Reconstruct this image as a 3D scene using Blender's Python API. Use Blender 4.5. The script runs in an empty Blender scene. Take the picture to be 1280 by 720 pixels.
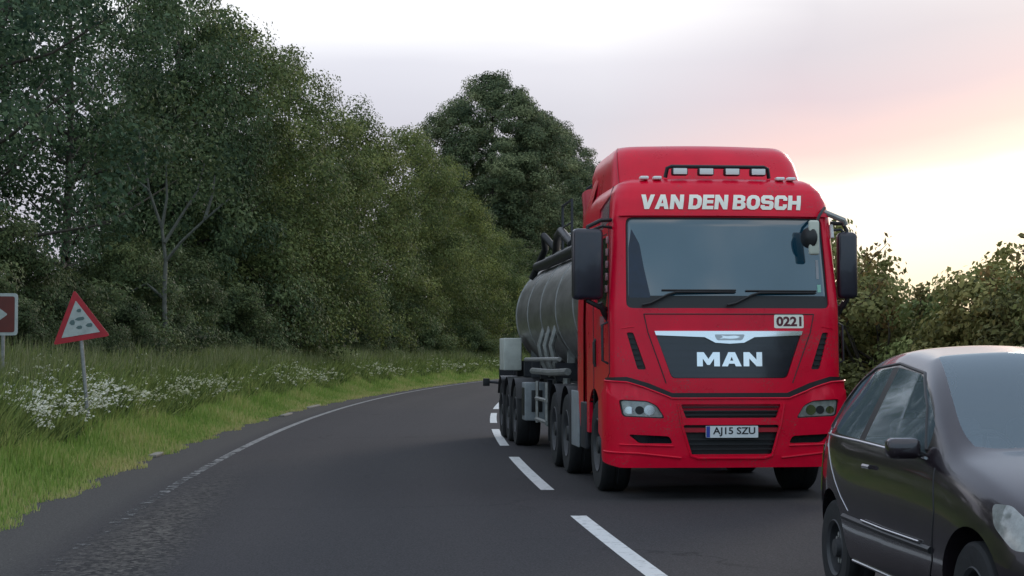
import bpy, bmesh, math, random
import numpy as np
from mathutils import Vector, Matrix, Euler
from mathutils.bvhtree import BVHTree
R = math.radians
random.seed(7)
SC = bpy.context.scene
COL = SC.collection

# ------------------------------------------------------------------ camera
CAM_H = 1.52
cam_d = bpy.data.cameras.new('camera')
cam_d.sensor_width = 36; cam_d.lens = 61.0
cam_d.clip_start = 0.05; cam_d.clip_end = 5000
cam = bpy.data.objects.new('camera', cam_d); COL.objects.link(cam)
cam.location = (0, 0, CAM_H); cam.rotation_euler = (R(90 + 2.11), 0, 0)
SC.camera = cam
SC.view_settings.view_transform = 'Standard'; SC.view_settings.look = 'None'
SC.view_settings.gamma = 1; SC.view_settings.use_curve_mapping = False
SC.view_settings.exposure = 0.28
SC.cycles.max_bounces = 7; SC.cycles.transparent_max_bounces = 12

# ------------------------------------------------------------------ world: veiled dusk sky
SUN_EL, SUN_AZ = R(9), R(24)          # azimuth measured from +Y towards +X
W = bpy.data.worlds.new('World'); SC.world = W; W.use_nodes = True
nt = W.node_tree; nt.nodes.clear(); N = nt.nodes.new; L = nt.links.new
out = N('ShaderNodeOutputWorld'); bg = N('ShaderNodeBackground'); L(bg.outputs[0], out.inputs[0])
geo = N('ShaderNodeTexCoord'); sep = N('ShaderNodeSeparateXYZ'); L(geo.outputs['Generated'], sep.inputs[0])
def wm(op, a, b=None, c=None, clamp=False):
    n = N('ShaderNodeMath'); n.operation = op; n.use_clamp = clamp
    for i, v in enumerate((a, b, c)):
        if v is None: continue
        if isinstance(v, (int, float)): n.inputs[i].default_value = v
        else: L(v, n.inputs[i])
    return n.outputs[0]
def wramp(fac, stops, interp='LINEAR'):
    n = N('ShaderNodeValToRGB'); n.color_ramp.interpolation = interp
    el = n.color_ramp.elements
    while len(el) > 1: el.remove(el[-1])
    el[0].position = stops[0][0]; el[0].color = (*stops[0][1], 1)
    for p, c in stops[1:]:
        e = el.new(p); e.color = (*c, 1)
    L(fac, n.inputs[0]); return n.outputs[0]
def wmix(f, a, b):
    n = N('ShaderNodeMix'); n.data_type = 'RGBA'
    if isinstance(f, (int, float)): n.inputs[0].default_value = f
    else: L(f, n.inputs[0])
    L(a, n.inputs[6]); L(b, n.inputs[7]); return n.outputs[2]
az = wm('ARCTAN2', sep.outputs[0], sep.outputs[1])
mp = N('ShaderNodeMapping'); mp.inputs['Scale'].default_value = (2.2, 2.2, 11)
L(geo.outputs['Generated'], mp.inputs[0])
n1 = N('ShaderNodeTexNoise'); n1.inputs['Scale'].default_value = 2.0; n1.inputs['Detail'].default_value = 7
n1.inputs['Roughness'].default_value = 0.5; L(mp.outputs[0], n1.inputs['Vector'])
nz = wm('SUBTRACT', n1.outputs[0], 0.5)
# cloud base climbs to the right of the picture
t = wm('ADD', sep.outputs[2], wm('MULTIPLY', nz, 0.026))
azc = wm('SUBTRACT', wm('MINIMUM', wm('MAXIMUM', az, 0.19), 0.34), 0.19)
tr_ = wm('SUBTRACT', t, wm('MULTIPLY', azc, 0.17))
right = wramp(wm('MULTIPLY', tr_, 2.0), [(0, (.70, .62, .47)), (.07, (.74, .68, .54)), (.12, (.78, .75, .67)), (.19, (.78, .74, .68)), (.206, (.70, .55, .53)),
    (.235, (.56, .42, .45)), (.285, (.43, .38, .46)), (.34, (.41, .41, .49)), (.385, (.47, .48, .55)), (.43, (.68, .67, .71)), (.6, (.50, .56, .66)), (1.0, (.42, .49, .61))])
left = wramp(wm('MULTIPLY', t, 2.0), [(0, (.40, .40, .47)), (.12, (.40, .40, .475)), (.27, (.43, .44, .515)), (.33, (.52, .53, .60)),
    (.38, (.74, .75, .79)), (.6, (.52, .57, .67)), (1.0, (.42, .49, .61))])
side = wm('MULTIPLY_ADD', wm('ADD', az, wm('MULTIPLY', nz, 0.10)), 9.0, -0.50, clamp=True)
front = wmix(side, left, right)
back = wramp(wm('ADD', wm('ADD', wm('MULTIPLY', t, 0.35), .22), wm('MULTIPLY', nz, 1.5)), [(0, (.32, .46, .58)), (.25, (.36, .52, .66)), (.42, (.46, .60, .72)), (.55, (.78, .82, .86)), (1, (.64, .70, .80))])
fb = wm('MULTIPLY_ADD', sep.outputs[1], 1.1, 0.5, clamp=True)
clouds = wmix(fb, back, front)
sky = N('ShaderNodeTexSky'); sky.sky_type = 'NISHITA'; sky.sun_disc = False
sky.sun_elevation = SUN_EL; sky.sun_rotation = SUN_AZ; sky.air_density = 1.2; sky.dust_density = 2.0
sc_ = N('ShaderNodeVectorMath'); sc_.operation = 'SCALE'; sc_.inputs['Scale'].default_value = 0.10
L(sky.outputs[0], sc_.inputs[0])
fin = wmix(0.95, sc_.outputs[0], clouds)
L(fin, bg.inputs[0]); bg.inputs[1].default_value = 1.25

sun_d = bpy.data.lights.new('sun', 'SUN'); sun_d.energy = 0.6; sun_d.angle = R(14); sun_d.color = (1, .86, .72)
sun = bpy.data.objects.new('sun', sun_d); COL.objects.link(sun)
sd = Vector((math.sin(SUN_AZ) * math.cos(SUN_EL + R(8)), math.cos(SUN_AZ) * math.cos(SUN_EL + R(8)), math.sin(SUN_EL + R(8))))
sun.rotation_euler = sd.to_track_quat('Z', 'Y').to_euler(); sun.location = (20, 40, 30)

# ------------------------------------------------------------------ materials
def new_mat(name):
    m = bpy.data.materials.new(name); m.use_nodes = True
    return m, m.node_tree, m.node_tree.nodes['Principled BSDF']
def mat(name, col, rough=.5, metal=0, noise=0, nscale=8, bump=0, coat=0, spec=None, ior=None, dirt=None):
    m, t, p = new_mat(name)
    p.inputs['Base Color'].default_value = (*col, 1); p.inputs['Roughness'].default_value = rough
    p.inputs['Metallic'].default_value = metal; p.inputs['Coat Weight'].default_value = coat
    p.inputs['Coat Roughness'].default_value = .06
    if spec is not None: p.inputs['Specular IOR Level'].default_value = spec
    if ior: p.inputs['IOR'].default_value = ior
    if noise or bump or dirt:
        tc = t.nodes.new('ShaderNodeTexCoord'); nn = t.nodes.new('ShaderNodeTexNoise')
        nn.inputs['Scale'].default_value = nscale; nn.inputs['Detail'].default_value = 6; nn.inputs['Roughness'].default_value = .65
        t.links.new(tc.outputs['Object'], nn.inputs['Vector'])
        if noise or dirt:
            r = t.nodes.new('ShaderNodeValToRGB'); t.links.new(nn.outputs[0], r.inputs[0])
            e = r.color_ramp.elements
            e[0].position = .3; e[1].position = .7
            a = [max(0, c * (1 - noise)) for c in col]; b = [min(1, c * (1 + noise)) for c in col]
            if dirt: b = dirt
            e[0].color = (*a, 1); e[1].color = (*b, 1)
            t.links.new(r.outputs[0], p.inputs['Base Color'])
            mr = t.nodes.new('ShaderNodeMapRange'); mr.inputs[3].default_value = rough * .8; mr.inputs[4].default_value = min(1, rough * 1.3 + .02)
            t.links.new(nn.outputs[0], mr.inputs[0]); t.links.new(mr.outputs[0], p.inputs['Roughness'])
        if bump:
            bp = t.nodes.new('ShaderNodeBump'); bp.inputs['Strength'].default_value = bump; bp.inputs['Distance'].default_value = .01
            t.links.new(nn.outputs[0], bp.inputs['Height']); t.links.new(bp.outputs[0], p.inputs['Normal'])
    return m
M = {}
M['red'] = mat('red_paint', (.70, .002, .030), .27, noise=.10, nscale=2.5, coat=.08, spec=.26)
def speck(m):
    t = m.node_tree; p = t.nodes['Principled BSDF']; src = p.inputs['Base Color'].links[0].from_socket
    tc = [n for n in t.nodes if n.type == 'TEX_COORD'][0]; n = t.nodes.new('ShaderNodeTexNoise'); n.inputs['Scale'].default_value = 55; n.inputs['Detail'].default_value = 3; t.links.new(tc.outputs['Object'], n.inputs[0])
    n2 = t.nodes.new('ShaderNodeTexNoise'); n2.inputs['Scale'].default_value = 1.6; n2.inputs['Detail'].default_value = 5; t.links.new(tc.outputs['Object'], n2.inputs[0])
    ad = t.nodes.new('ShaderNodeMath'); ad.operation = 'ADD'; t.links.new(n.outputs[0], ad.inputs[0]); t.links.new(n2.outputs[0], ad.inputs[1])
    r = t.nodes.new('ShaderNodeMapRange')
    for i, v in enumerate((1.08, 1.30, 0, .55)): r.inputs[i + 1].default_value = v
    t.links.new(ad.outputs[0], r.inputs[0]); mx = t.nodes.new('ShaderNodeMix'); mx.data_type = 'RGBA'; mx.inputs[7].default_value = (.16, .10, .085, 1)
    t.links.new(r.outputs[0], mx.inputs[0]); t.links.new(src, mx.inputs[6]); t.links.new(mx.outputs[2], p.inputs['Base Color'])
speck(M['red'])
M['red_dull'] = mat('red_paint_dusty', (.38, .006, .02), .45, noise=.15, nscale=3, coat=.2)
M['black'] = mat('black_plastic', (.012, .012, .014), .45, noise=.3, nscale=12)
M['gloss_black'] = mat('gloss_black_panel', (.010, .009, .018), .16, noise=.2, coat=.5)
M['mirror_shell'] = mat('mirror_shell', (.018, .016, .028), .30, noise=.2, coat=.3)
M['chrome'] = mat('chrome', (.86, .86, .88), .12, 1)
M['white'] = mat('white_vinyl', (.80, .80, .78), .45)
M['cream'] = mat('cream_vinyl', (.88, .84, .74), .40)
M['rubber'] = mat('tyre_rubber', (.018, .018, .02), .8, noise=.3, nscale=20, bump=.3)
M['rim'] = mat('wheel_rim', (.055, .055, .06), .5, .3, noise=.2, nscale=9)
M['chassis'] = mat('chassis_steel', (.022, .023, .030), .55, noise=.4, nscale=5)
M['guard'] = mat('grey_guard', (.26, .28, .30), .5, noise=.25, nscale=4)
M['panel'] = mat('pale_panel', (.52, .54, .50), .55, noise=.2, nscale=3)
M['screen'] = mat('truck_windscreen', (.004, .040, .068), .05, noise=0, spec=.9, ior=1.75)
M['darkglass'] = mat('dark_glass', (.010, .012, .016), .07, ior=1.6)
M['lens'] = mat('headlight_lens', (.30, .31, .30), .12, .3, noise=.3, nscale=22, coat=.8)
M['lampglass'] = mat('lamp_reflector', (.75, .75, .76), .10, 1)
M['amber'] = mat('amber_lens', (.7, .22, .02), .25)
M['plate'] = mat('plate_white', (.72, .74, .76), .4)
M['plateblue'] = mat('plate_blue', (.03, .06, .35), .4)
M['ink'] = mat('ink', (.012, .012, .018), .5)
M['pale_reflection'] = mat('cab_sky_reflection', (.34, .20, .23), .12, ior=1.8)  # pinkish sky reflection put into the colour of the upper cab-corner pane
M['galv'] = mat('galvanised_steel', (.30, .30, .29), .5, .5, noise=.3, nscale=12)
M['sign_red'] = mat('sign_red', (.42, .012, .025), .4, noise=.2, nscale=6)
M['sign_white'] = mat('sign_white', (.42, .45, .44), .45, noise=.18, nscale=9)
M['sign_brown'] = mat('sign_brown', (.13, .022, .016), .45, noise=.15, nscale=6)
M['sign_back'] = mat('sign_back', (.25, .25, .25), .5, .6)
M['car_paint'] = mat('car_paint', (.030, .022, .028), .22, .4, noise=.2, nscale=3, coat=.8)
M['car_trim'] = mat('car_trim', (.014, .014, .016), .4)
M['brushed'] = mat('bright_trim', (.62, .62, .64), .25, 1)
M['seat'] = mat('seat_fabric', (.03, .032, .04), .9, noise=.3, nscale=30)
M['skin'] = mat('skin', (.50, .30, .22), .5)
M['hair'] = mat('grey_hair', (.62, .62, .64), .8, noise=.3, nscale=40)
M['jacket'] = mat('jacket', (.035, .04, .055), .85, noise=.3, nscale=12)
M['shirt'] = mat('shirt', (.50, .52, .56), .8, noise=.1)
M['blue_drum'] = mat('blue_plastic', (.10, .26, .36), .5, noise=.2)
M['bark'] = mat('bark', (.06, .05, .038), .9, noise=.4, nscale=6, bump=.8)
M['pale_bark'] = mat('pale_bark', (.12, .12, .10), .85, noise=.35, nscale=7, bump=.5)

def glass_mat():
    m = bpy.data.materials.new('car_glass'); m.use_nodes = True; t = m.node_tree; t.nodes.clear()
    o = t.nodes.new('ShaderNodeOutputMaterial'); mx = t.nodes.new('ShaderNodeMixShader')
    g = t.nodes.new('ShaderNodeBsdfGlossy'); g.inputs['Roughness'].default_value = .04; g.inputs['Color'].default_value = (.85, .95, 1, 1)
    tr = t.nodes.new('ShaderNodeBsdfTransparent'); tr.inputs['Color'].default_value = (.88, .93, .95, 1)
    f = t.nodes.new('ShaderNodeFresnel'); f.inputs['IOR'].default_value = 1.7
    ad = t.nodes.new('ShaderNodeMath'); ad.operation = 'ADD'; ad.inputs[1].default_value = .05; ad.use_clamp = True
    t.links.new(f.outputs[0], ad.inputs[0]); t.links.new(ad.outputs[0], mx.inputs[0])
    t.links.new(tr.outputs[0], mx.inputs[1]); t.links.new(g.outputs[0], mx.inputs[2]); df = t.nodes.new('ShaderNodeBsdfDiffuse'); df.inputs['Color'].default_value = (.34, .44, .52, 1); m2 = t.nodes.new('ShaderNodeMixShader'); m2.inputs[0].default_value = .17  # bluish diffuse layer paints a pale sky reflection into the glass
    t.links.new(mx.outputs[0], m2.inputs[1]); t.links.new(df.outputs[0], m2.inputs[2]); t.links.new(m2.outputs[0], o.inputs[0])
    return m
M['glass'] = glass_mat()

def steel_mat():
    m, t, p = new_mat('tank_steel')
    p.inputs['Metallic'].default_value = .8; p.inputs['Roughness'].default_value = .42
    tc = t.nodes.new('ShaderNodeTexCoord'); mp = t.nodes.new('ShaderNodeMapping'); mp.inputs['Scale'].default_value = (6, .7, 2)
    nn = t.nodes.new('ShaderNodeTexNoise'); nn.inputs['Scale'].default_value = 2; nn.inputs['Detail'].default_value = 8; nn.inputs['Roughness'].default_value = .7
    t.links.new(tc.outputs['Object'], mp.inputs[0]); t.links.new(mp.outputs[0], nn.inputs[0])
    r = t.nodes.new('ShaderNodeValToRGB'); e = r.color_ramp.elements
    e[0].position = .3; e[0].color = (.17, .16, .155, 1); e[1].position = .75; e[1].color = (.40, .39, .38, 1)
    t.links.new(nn.outputs[0], r.inputs[0]); t.links.new(r.outputs[0], p.inputs['Base Color'])
    return m
M['steel'] = steel_mat()

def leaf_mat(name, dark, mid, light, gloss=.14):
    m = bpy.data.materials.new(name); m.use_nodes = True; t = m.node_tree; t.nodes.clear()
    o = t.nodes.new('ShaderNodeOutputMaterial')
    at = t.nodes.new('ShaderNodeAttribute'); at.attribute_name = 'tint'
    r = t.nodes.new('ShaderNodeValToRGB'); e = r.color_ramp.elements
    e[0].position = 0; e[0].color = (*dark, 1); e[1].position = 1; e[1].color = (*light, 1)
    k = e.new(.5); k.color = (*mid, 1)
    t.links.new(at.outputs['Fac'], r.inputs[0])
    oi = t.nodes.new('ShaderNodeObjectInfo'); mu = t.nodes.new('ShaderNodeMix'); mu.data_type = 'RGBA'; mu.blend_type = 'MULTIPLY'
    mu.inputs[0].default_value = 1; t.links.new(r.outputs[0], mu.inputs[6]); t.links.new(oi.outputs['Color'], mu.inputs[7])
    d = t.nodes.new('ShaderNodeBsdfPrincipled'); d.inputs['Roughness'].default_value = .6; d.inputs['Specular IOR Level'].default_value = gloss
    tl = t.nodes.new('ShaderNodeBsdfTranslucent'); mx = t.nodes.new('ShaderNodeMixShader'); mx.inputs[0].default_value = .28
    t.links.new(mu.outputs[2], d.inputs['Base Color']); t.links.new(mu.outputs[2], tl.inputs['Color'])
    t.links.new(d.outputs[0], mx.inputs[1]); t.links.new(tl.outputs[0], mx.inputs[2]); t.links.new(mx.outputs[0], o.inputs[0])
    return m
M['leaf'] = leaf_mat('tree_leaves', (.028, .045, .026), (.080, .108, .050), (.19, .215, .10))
M['hedge_leaf'] = leaf_mat('hedge_leaves', (.06, .060, .032), (.155, .142, .066), (.29, .24, .12))
M['grass'] = leaf_mat('grass_blades', (.09, .17, .028), (.24, .36, .075), (.52, .46, .20), .2)
M['straw'] = leaf_mat('dry_stems', (.09, .13, .04), (.20, .23, .10), (.42, .40, .24), .2)
M['petal'] = leaf_mat('flower_heads', (.34, .36, .18), (.62, .60, .42), (.80, .79, .70), .2)

def ground_mat():
    m, t, p = new_mat('verge_soil')
    tc = t.nodes.new('ShaderNodeTexCoord'); nn = t.nodes.new('ShaderNodeTexNoise'); nn.inputs['Scale'].default_value = .8; nn.inputs['Detail'].default_value = 10
    nn.inputs['Roughness'].default_value = .75
    t.links.new(tc.outputs['Object'], nn.inputs[0]); r = t.nodes.new('ShaderNodeValToRGB'); e = r.color_ramp.elements
    e[0].position = .32; e[0].color = (.035, .045, .018, 1); e[1].position = .68; e[1].color = (.075, .105, .032, 1)
    t.links.new(nn.outputs[0], r.inputs[0]); t.links.new(r.outputs[0], p.inputs['Base Color']); p.inputs['Roughness'].default_value = .95
    bp = t.nodes.new('ShaderNodeBump'); bp.inputs['Strength'].default_value = .8; bp.inputs['Distance'].default_value = .05
    t.links.new(nn.outputs[0], bp.inputs['Height']); t.links.new(bp.outputs[0], p.inputs['Normal'])
    return m
M['soil'] = ground_mat()

def asphalt_mat():
    """UV: u = metres from the centre line, v = metres along the road"""
    m, t, p = new_mat('asphalt')
    nd, lk = t.nodes.new, t.links.new
    uv = nd('ShaderNodeUVMap'); sp = nd('ShaderNodeSeparateXYZ'); lk(uv.outputs[0], sp.inputs[0])
    tc = nd('ShaderNodeTexCoord')
    def noise(scale, detail=5, rough=.6, vec=None):
        n = nd('ShaderNodeTexNoise'); n.inputs['Scale'].default_value = scale; n.inputs['Detail'].default_value = detail; n.inputs['Roughness'].default_value = rough
        lk(vec or tc.outputs['Object'], n.inputs[0]); return n.outputs[0]
    def math_(op, a, b=None, c=None, clamp=False):
        n = nd('ShaderNodeMath'); n.operation = op; n.use_clamp = clamp
        for i, v in enumerate((a, b, c)):
            if v is None: continue
            if isinstance(v, (int, float)): n.inputs[i].default_value = v
            else: lk(v, n.inputs[i])
        return n.outputs[0]
    def mix(f, a, b):
        n = nd('ShaderNodeMix'); n.data_type = 'RGBA'
        if isinstance(f, (int, float)): n.inputs[0].default_value = f
        else: lk(f, n.inputs[0])
        for i, v in ((6, a), (7, b)):
            if isinstance(v, tuple): n.inputs[i].default_value = (*v, 1)
            else: lk(v, n.inputs[i])
        return n.outputs[2]
    mp = nd('ShaderNodeMapping'); mp.inputs['Scale'].default_value = (1.0, .12, 1); lk(uv.outputs[0], mp.inputs[0])
    streak = noise(.9, 5, .6, mp.outputs[0]); big = noise(.22, 3, .5); agg = noise(60, 3, .7); agg2 = noise(22, 5, .8)
    def band(c, hw, soft):        # 1 inside |u-c|<hw
        return math_('MULTIPLY_ADD', math_('SUBTRACT', math_('ABSOLUTE', math_('SUBTRACT', sp.outputs[0], c)), hw), -1 / soft, .5, clamp=True)
    base = mix(streak, (.036, .0335, .036), (.056, .052, .055))
    base = mix(math_('MULTIPLY', big, .5), base, (.054, .050, .054))
    # polished wheel tracks of the near lane
    tr = math_('MAXIMUM', band(-1.2, .28, .5), band(-2.9, .28, .5))
    base = mix(math_('MULTIPLY', tr, .40), base, (.060, .054, .056))
    # dark newer patch further on
    vb = math_('MULTIPLY', math_('MULTIPLY_ADD', sp.outputs[1], .25, -6.0, clamp=True), math_('MULTIPLY_ADD', sp.outputs[1], -.25, 12.0, clamp=True))
    base = mix(math_('MULTIPLY', vb, .35), base, (.034, .033, .042))
    # old patches and meandering cracks filled with tar
    v3 = nd('ShaderNodeTexVoronoi'); v3.feature = 'DISTANCE_TO_EDGE'; v3.inputs['Scale'].default_value = .34
    wv = nd('ShaderNodeVectorMath'); wv.operation = 'ADD'; nw = nd('ShaderNodeTexNoise'); nw.inputs['Scale'].default_value = 1.6; nw.inputs['Detail'].default_value = 6
    lk(tc.outputs['Object'], nw.inputs[0]); lk(tc.outputs['Object'], wv.inputs[0]); lk(nw.outputs['Color'], wv.inputs[1]); lk(wv.outputs[0], v3.inputs[0])
    ck = math_('MULTIPLY', math_('MULTIPLY_ADD', v3.outputs['Distance'], -160, 1.6, clamp=True), math_('MULTIPLY_ADD', big, 6, -2.9, clamp=True))
    base = mix(math_('MULTIPLY', ck, .7), base, (.018, .017, .019))
    spk = noise(7, 8, .85); base = mix(math_('MULTIPLY_ADD', spk, 3.0, -1.75, clamp=True), base, (.10, .095, .092))
    # dusty strip beyond the edge line
    ed = math_('MULTIPLY_ADD', sp.outputs[0], -3.0, -12.6, clamp=True)
    base = mix(math_('MULTIPLY', ed, .75), base, mix(agg2, (.052, .049, .049), (.092, .086, .080)))
    # fretted surface just inside the edge line: exposed stones
    fr = math_('MULTIPLY', band(math_('MULTIPLY_ADD', agg2, 1.3, math_('MULTIPLY_ADD', streak, .9, -4.85)), .20, .5), math_('MULTIPLY_ADD', sp.outputs[1], -.12, 2.9, clamp=True))
    vor = nd('ShaderNodeTexVoronoi'); vor.inputs['Scale'].default_value = 26; lk(tc.outputs['Object'], vor.inputs[0])
    st = nd('ShaderNodeValToRGB'); st.color_ramp.elements[0].position = .35; st.color_ramp.elements[0].color = (.022, .020, .020, 1)
    st.color_ramp.elements[1].position = .75; st.color_ramp.elements[1].color = (.16, .145, .13, 1)
    lk(vor.outputs['Color'], st.inputs[0])
    base = mix(math_('MULTIPLY', fr, .85), base, st.outputs[0])
    sa = nd('ShaderNodeMix'); sa.data_type = 'RGBA'; sa.blend_type = 'MULTIPLY'; sa.inputs[0].default_value = 1
    lk(base, sa.inputs[6]); g = nd('ShaderNodeValToRGB'); g.color_ramp.elements[0].position = .3; g.color_ramp.elements[0].color = (.5, .5, .5, 1)
    g.color_ramp.elements[1].position = .7; g.color_ramp.elements[1].color = (1.5, 1.5, 1.5, 1); lk(agg, g.inputs[0]); lk(g.outputs[0], sa.inputs[7])
    lk(sa.outputs[2], p.inputs['Base Color']); p.inputs['Roughness'].default_value = .92; p.inputs['Specular IOR Level'].default_value = .22
    bp = nd('ShaderNodeBump'); bp.inputs['Strength'].default_value = .5; bp.inputs['Distance'].default_value = .006
    hh = math_('ADD', agg, math_('MULTIPLY', math_('MULTIPLY', fr, vor.outputs['Distance']), 4.0)); lk(hh, bp.inputs['Height']); lk(bp.outputs[0], p.inputs['Normal'])
    return m
M['asphalt'] = asphalt_mat()
def paint_mat(name, lo, hi, thr):
    m, t, p = new_mat(name)
    tc = t.nodes.new('ShaderNodeTexCoord'); nn = t.nodes.new('ShaderNodeTexNoise'); nn.inputs['Scale'].default_value = 9; nn.inputs['Detail'].default_value = 9; nn.inputs['Roughness'].default_value = .75
    t.links.new(tc.outputs['Object'], nn.inputs[0]); r = t.nodes.new('ShaderNodeValToRGB'); e = r.color_ramp.elements
    e[0].position = thr - .1; e[0].color = (*lo, 1); e[1].position = thr + .1; e[1].color = (*hi, 1)
    t.links.new(nn.outputs[0], r.inputs[0]); t.links.new(r.outputs[0], p.inputs['Base Color']); p.inputs['Roughness'].default_value = .7
    return m
def worn_mat(name, lo, hi, thr):
    m = paint_mat(name, lo, hi, thr); t = m.node_tree; nd = t.nodes; r = [n for n in nd if n.type == 'VALTORGB'][0]; nn = [n for n in nd if n.type == 'TEX_NOISE'][0]; tc = [n for n in nd if n.type == 'TEX_COORD'][0]
    nn.inputs['Scale'].default_value = 5
    sp = nd.new('ShaderNodeSeparateXYZ'); t.links.new(tc.outputs['Object'], sp.inputs[0]); a = nd.new('ShaderNodeMapRange')
    for i, v in enumerate((12, 34, -.20, .04)): a.inputs[i + 1].default_value = v
    t.links.new(sp.outputs[1], a.inputs[0]); ad = nd.new('ShaderNodeMath'); ad.operation = 'ADD'; t.links.new(nn.outputs[0], ad.inputs[0]); t.links.new(a.outputs[0], ad.inputs[1]); t.links.new(ad.outputs[0], r.inputs[0])
    mk = nd.new('ShaderNodeMapRange')
    for i, v in enumerate((.33, .45, 0, 1)): mk.inputs[i + 1].default_value = v
    t.links.new(ad.outputs[0], mk.inputs[0]); t.links.new(mk.outputs[0], nd['Principled BSDF'].inputs['Alpha'])
    return m
M['paint'] = paint_mat('road_paint', (.20, .20, .20), (.66, .66, .66), .38)
M['old_paint'] = worn_mat('worn_road_paint', (.082, .080, .082), (.27, .265, .26), .48)

# ------------------------------------------------------------------ object helpers
def tag(o, label=None, cat=None, group=None, kind=None):
    if label: o['label'] = label
    if cat: o['category'] = cat
    if group: o['group'] = group
    if kind: o['kind'] = kind
    return o
def empty(name, loc=(0, 0, 0), rz=0):
    o = bpy.data.objects.new(name, None); COL.objects.link(o); o.location = loc; o.rotation_euler = (0, 0, rz)
    o.empty_display_size = .3
    return o
def link_mesh(name, me, m, parent=None, smooth=None):
    if m is not None: me.materials.append(m)
    if smooth is not None:
        me.shade_smooth(); me.set_sharp_from_angle(angle=R(smooth))
    o = bpy.data.objects.new(name, me); COL.objects.link(o)
    if parent is not None: o.parent = parent
    return o
class MB:
    def __init__(s): s.v = []; s.f = []
    def add(s, v, f):
        b = len(s.v); s.v += [tuple(p) for p in v]; s.f += [tuple(i + b for i in q) for q in f]; return s
    def box(s, x0, x1, y0, y1, z0, z1, ch=0):
        if ch <= 0:
            v = [(x, y, z) for z in (z0, z1) for y in (y0, y1) for x in (x0, x1)]
            return s.add(v, [(0, 2, 3, 1), (4, 5, 7, 6), (0, 1, 5, 4), (2, 6, 7, 3), (0, 4, 6, 2), (1, 3, 7, 5)])
        bm = bmesh.new(); bmesh.ops.create_cube(bm, size=1)
        for p in bm.verts: p.co = Vector(((x0 + x1) / 2 + p.co.x * (x1 - x0), (y0 + y1) / 2 + p.co.y * (y1 - y0), (z0 + z1) / 2 + p.co.z * (z1 - z0)))
        bmesh.ops.bevel(bm, geom=bm.edges[:], offset=ch, segments=3, profile=.5, affect='EDGES')
        bm.verts.index_update(); s.add([p.co[:] for p in bm.verts], [[q.index for q in f.verts] for f in bm.faces]); bm.free(); return s
    def tube(s, pts, r, n=8, cap=True):
        pts = [Vector(p) for p in pts]; rs = r if isinstance(r, (list, tuple)) else [r] * len(pts)
        V = []; F = []; up = None
        for i, p in enumerate(pts):
            d = (pts[min(i + 1, len(pts) - 1)] - pts[max(i - 1, 0)]).normalized()
            if up is None: up = d.orthogonal().normalized()
            up = (up - d * up.dot(d)).normalized(); sd_ = d.cross(up)
            for k in range(n):
                a = 2 * math.pi * k / n; V.append(p + (up * math.cos(a) + sd_ * math.sin(a)) * rs[i])
        for i in range(len(pts) - 1):
            for k in range(n):
                a = i * n + k; b = i * n + (k + 1) % n; F.append((a, b, b + n, a + n))
        if cap: F.append(tuple(range(n - 1, -1, -1))); F.append(tuple((len(pts) - 1) * n + k for k in range(n)))
        return s.add(V, F)
    def lathe(s, prof, n=32, M4=Matrix()):            # profile (radius, along x), axis = x
        V = []; F = []
        for i, (r_, h) in enumerate(prof):
            for k in range(n):
                a = 2 * math.pi * k / n; V.append(M4 @ Vector((h, r_ * math.cos(a), r_ * math.sin(a))))
        for i in range(len(prof) - 1):
            for k in range(n):
                a = i * n + k; b = i * n + (k + 1) % n; F.append((a, b, b + n, a + n))
        return s.add(V, F)
    def grid(s, P):                                   # rows of points
        h = len(P); w = len(P[0]); V = [p for row in P for p in row]
        return s.add(V, [(i * w + j, i * w + j + 1, (i + 1) * w + j + 1, (i + 1) * w + j) for i in range(h - 1) for j in range(w - 1)])
    def prism(s, poly, z0, z1, fn=lambda x, y, z: (x, y, z)):
        n = len(poly); V = [fn(x, y, z0) for x, y in poly] + [fn(x, y, z1) for x, y in poly]
        return s.add(V, [tuple(range(n - 1, -1, -1)), tuple(range(n, 2 * n))] + [(i, (i + 1) % n, n + (i + 1) % n, n + i) for i in range(n)])
    def build(s, name, m, parent=None, smooth=40):
        me = bpy.data.meshes.new(name); me.from_pydata(s.v, [], s.f); me.update()
        bm = bmesh.new(); bm.from_mesh(me); bmesh.ops.recalc_face_normals(bm, faces=bm.faces); bm.to_mesh(me); bm.free()
        return link_mesh(name, me, m, parent, smooth)
def rpoly(pts, r=.03, n=4):
    """round the corners of a 2D polygon"""
    o = []
    k = len(pts)
    for i in range(k):
        p = Vector(pts[i]); a = Vector(pts[i - 1]) - p; b = Vector(pts[(i + 1) % k]) - p
        rr = min(r, a.length * .45, b.length * .45); a = p + a.normalized() * rr; b = p + b.normalized() * rr
        for j in range(n + 1):
            t_ = j / n; o.append(tuple(a * (1 - t_) ** 2 + p * 2 * t_ * (1 - t_) + b * t_ * t_))
    return o
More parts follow.
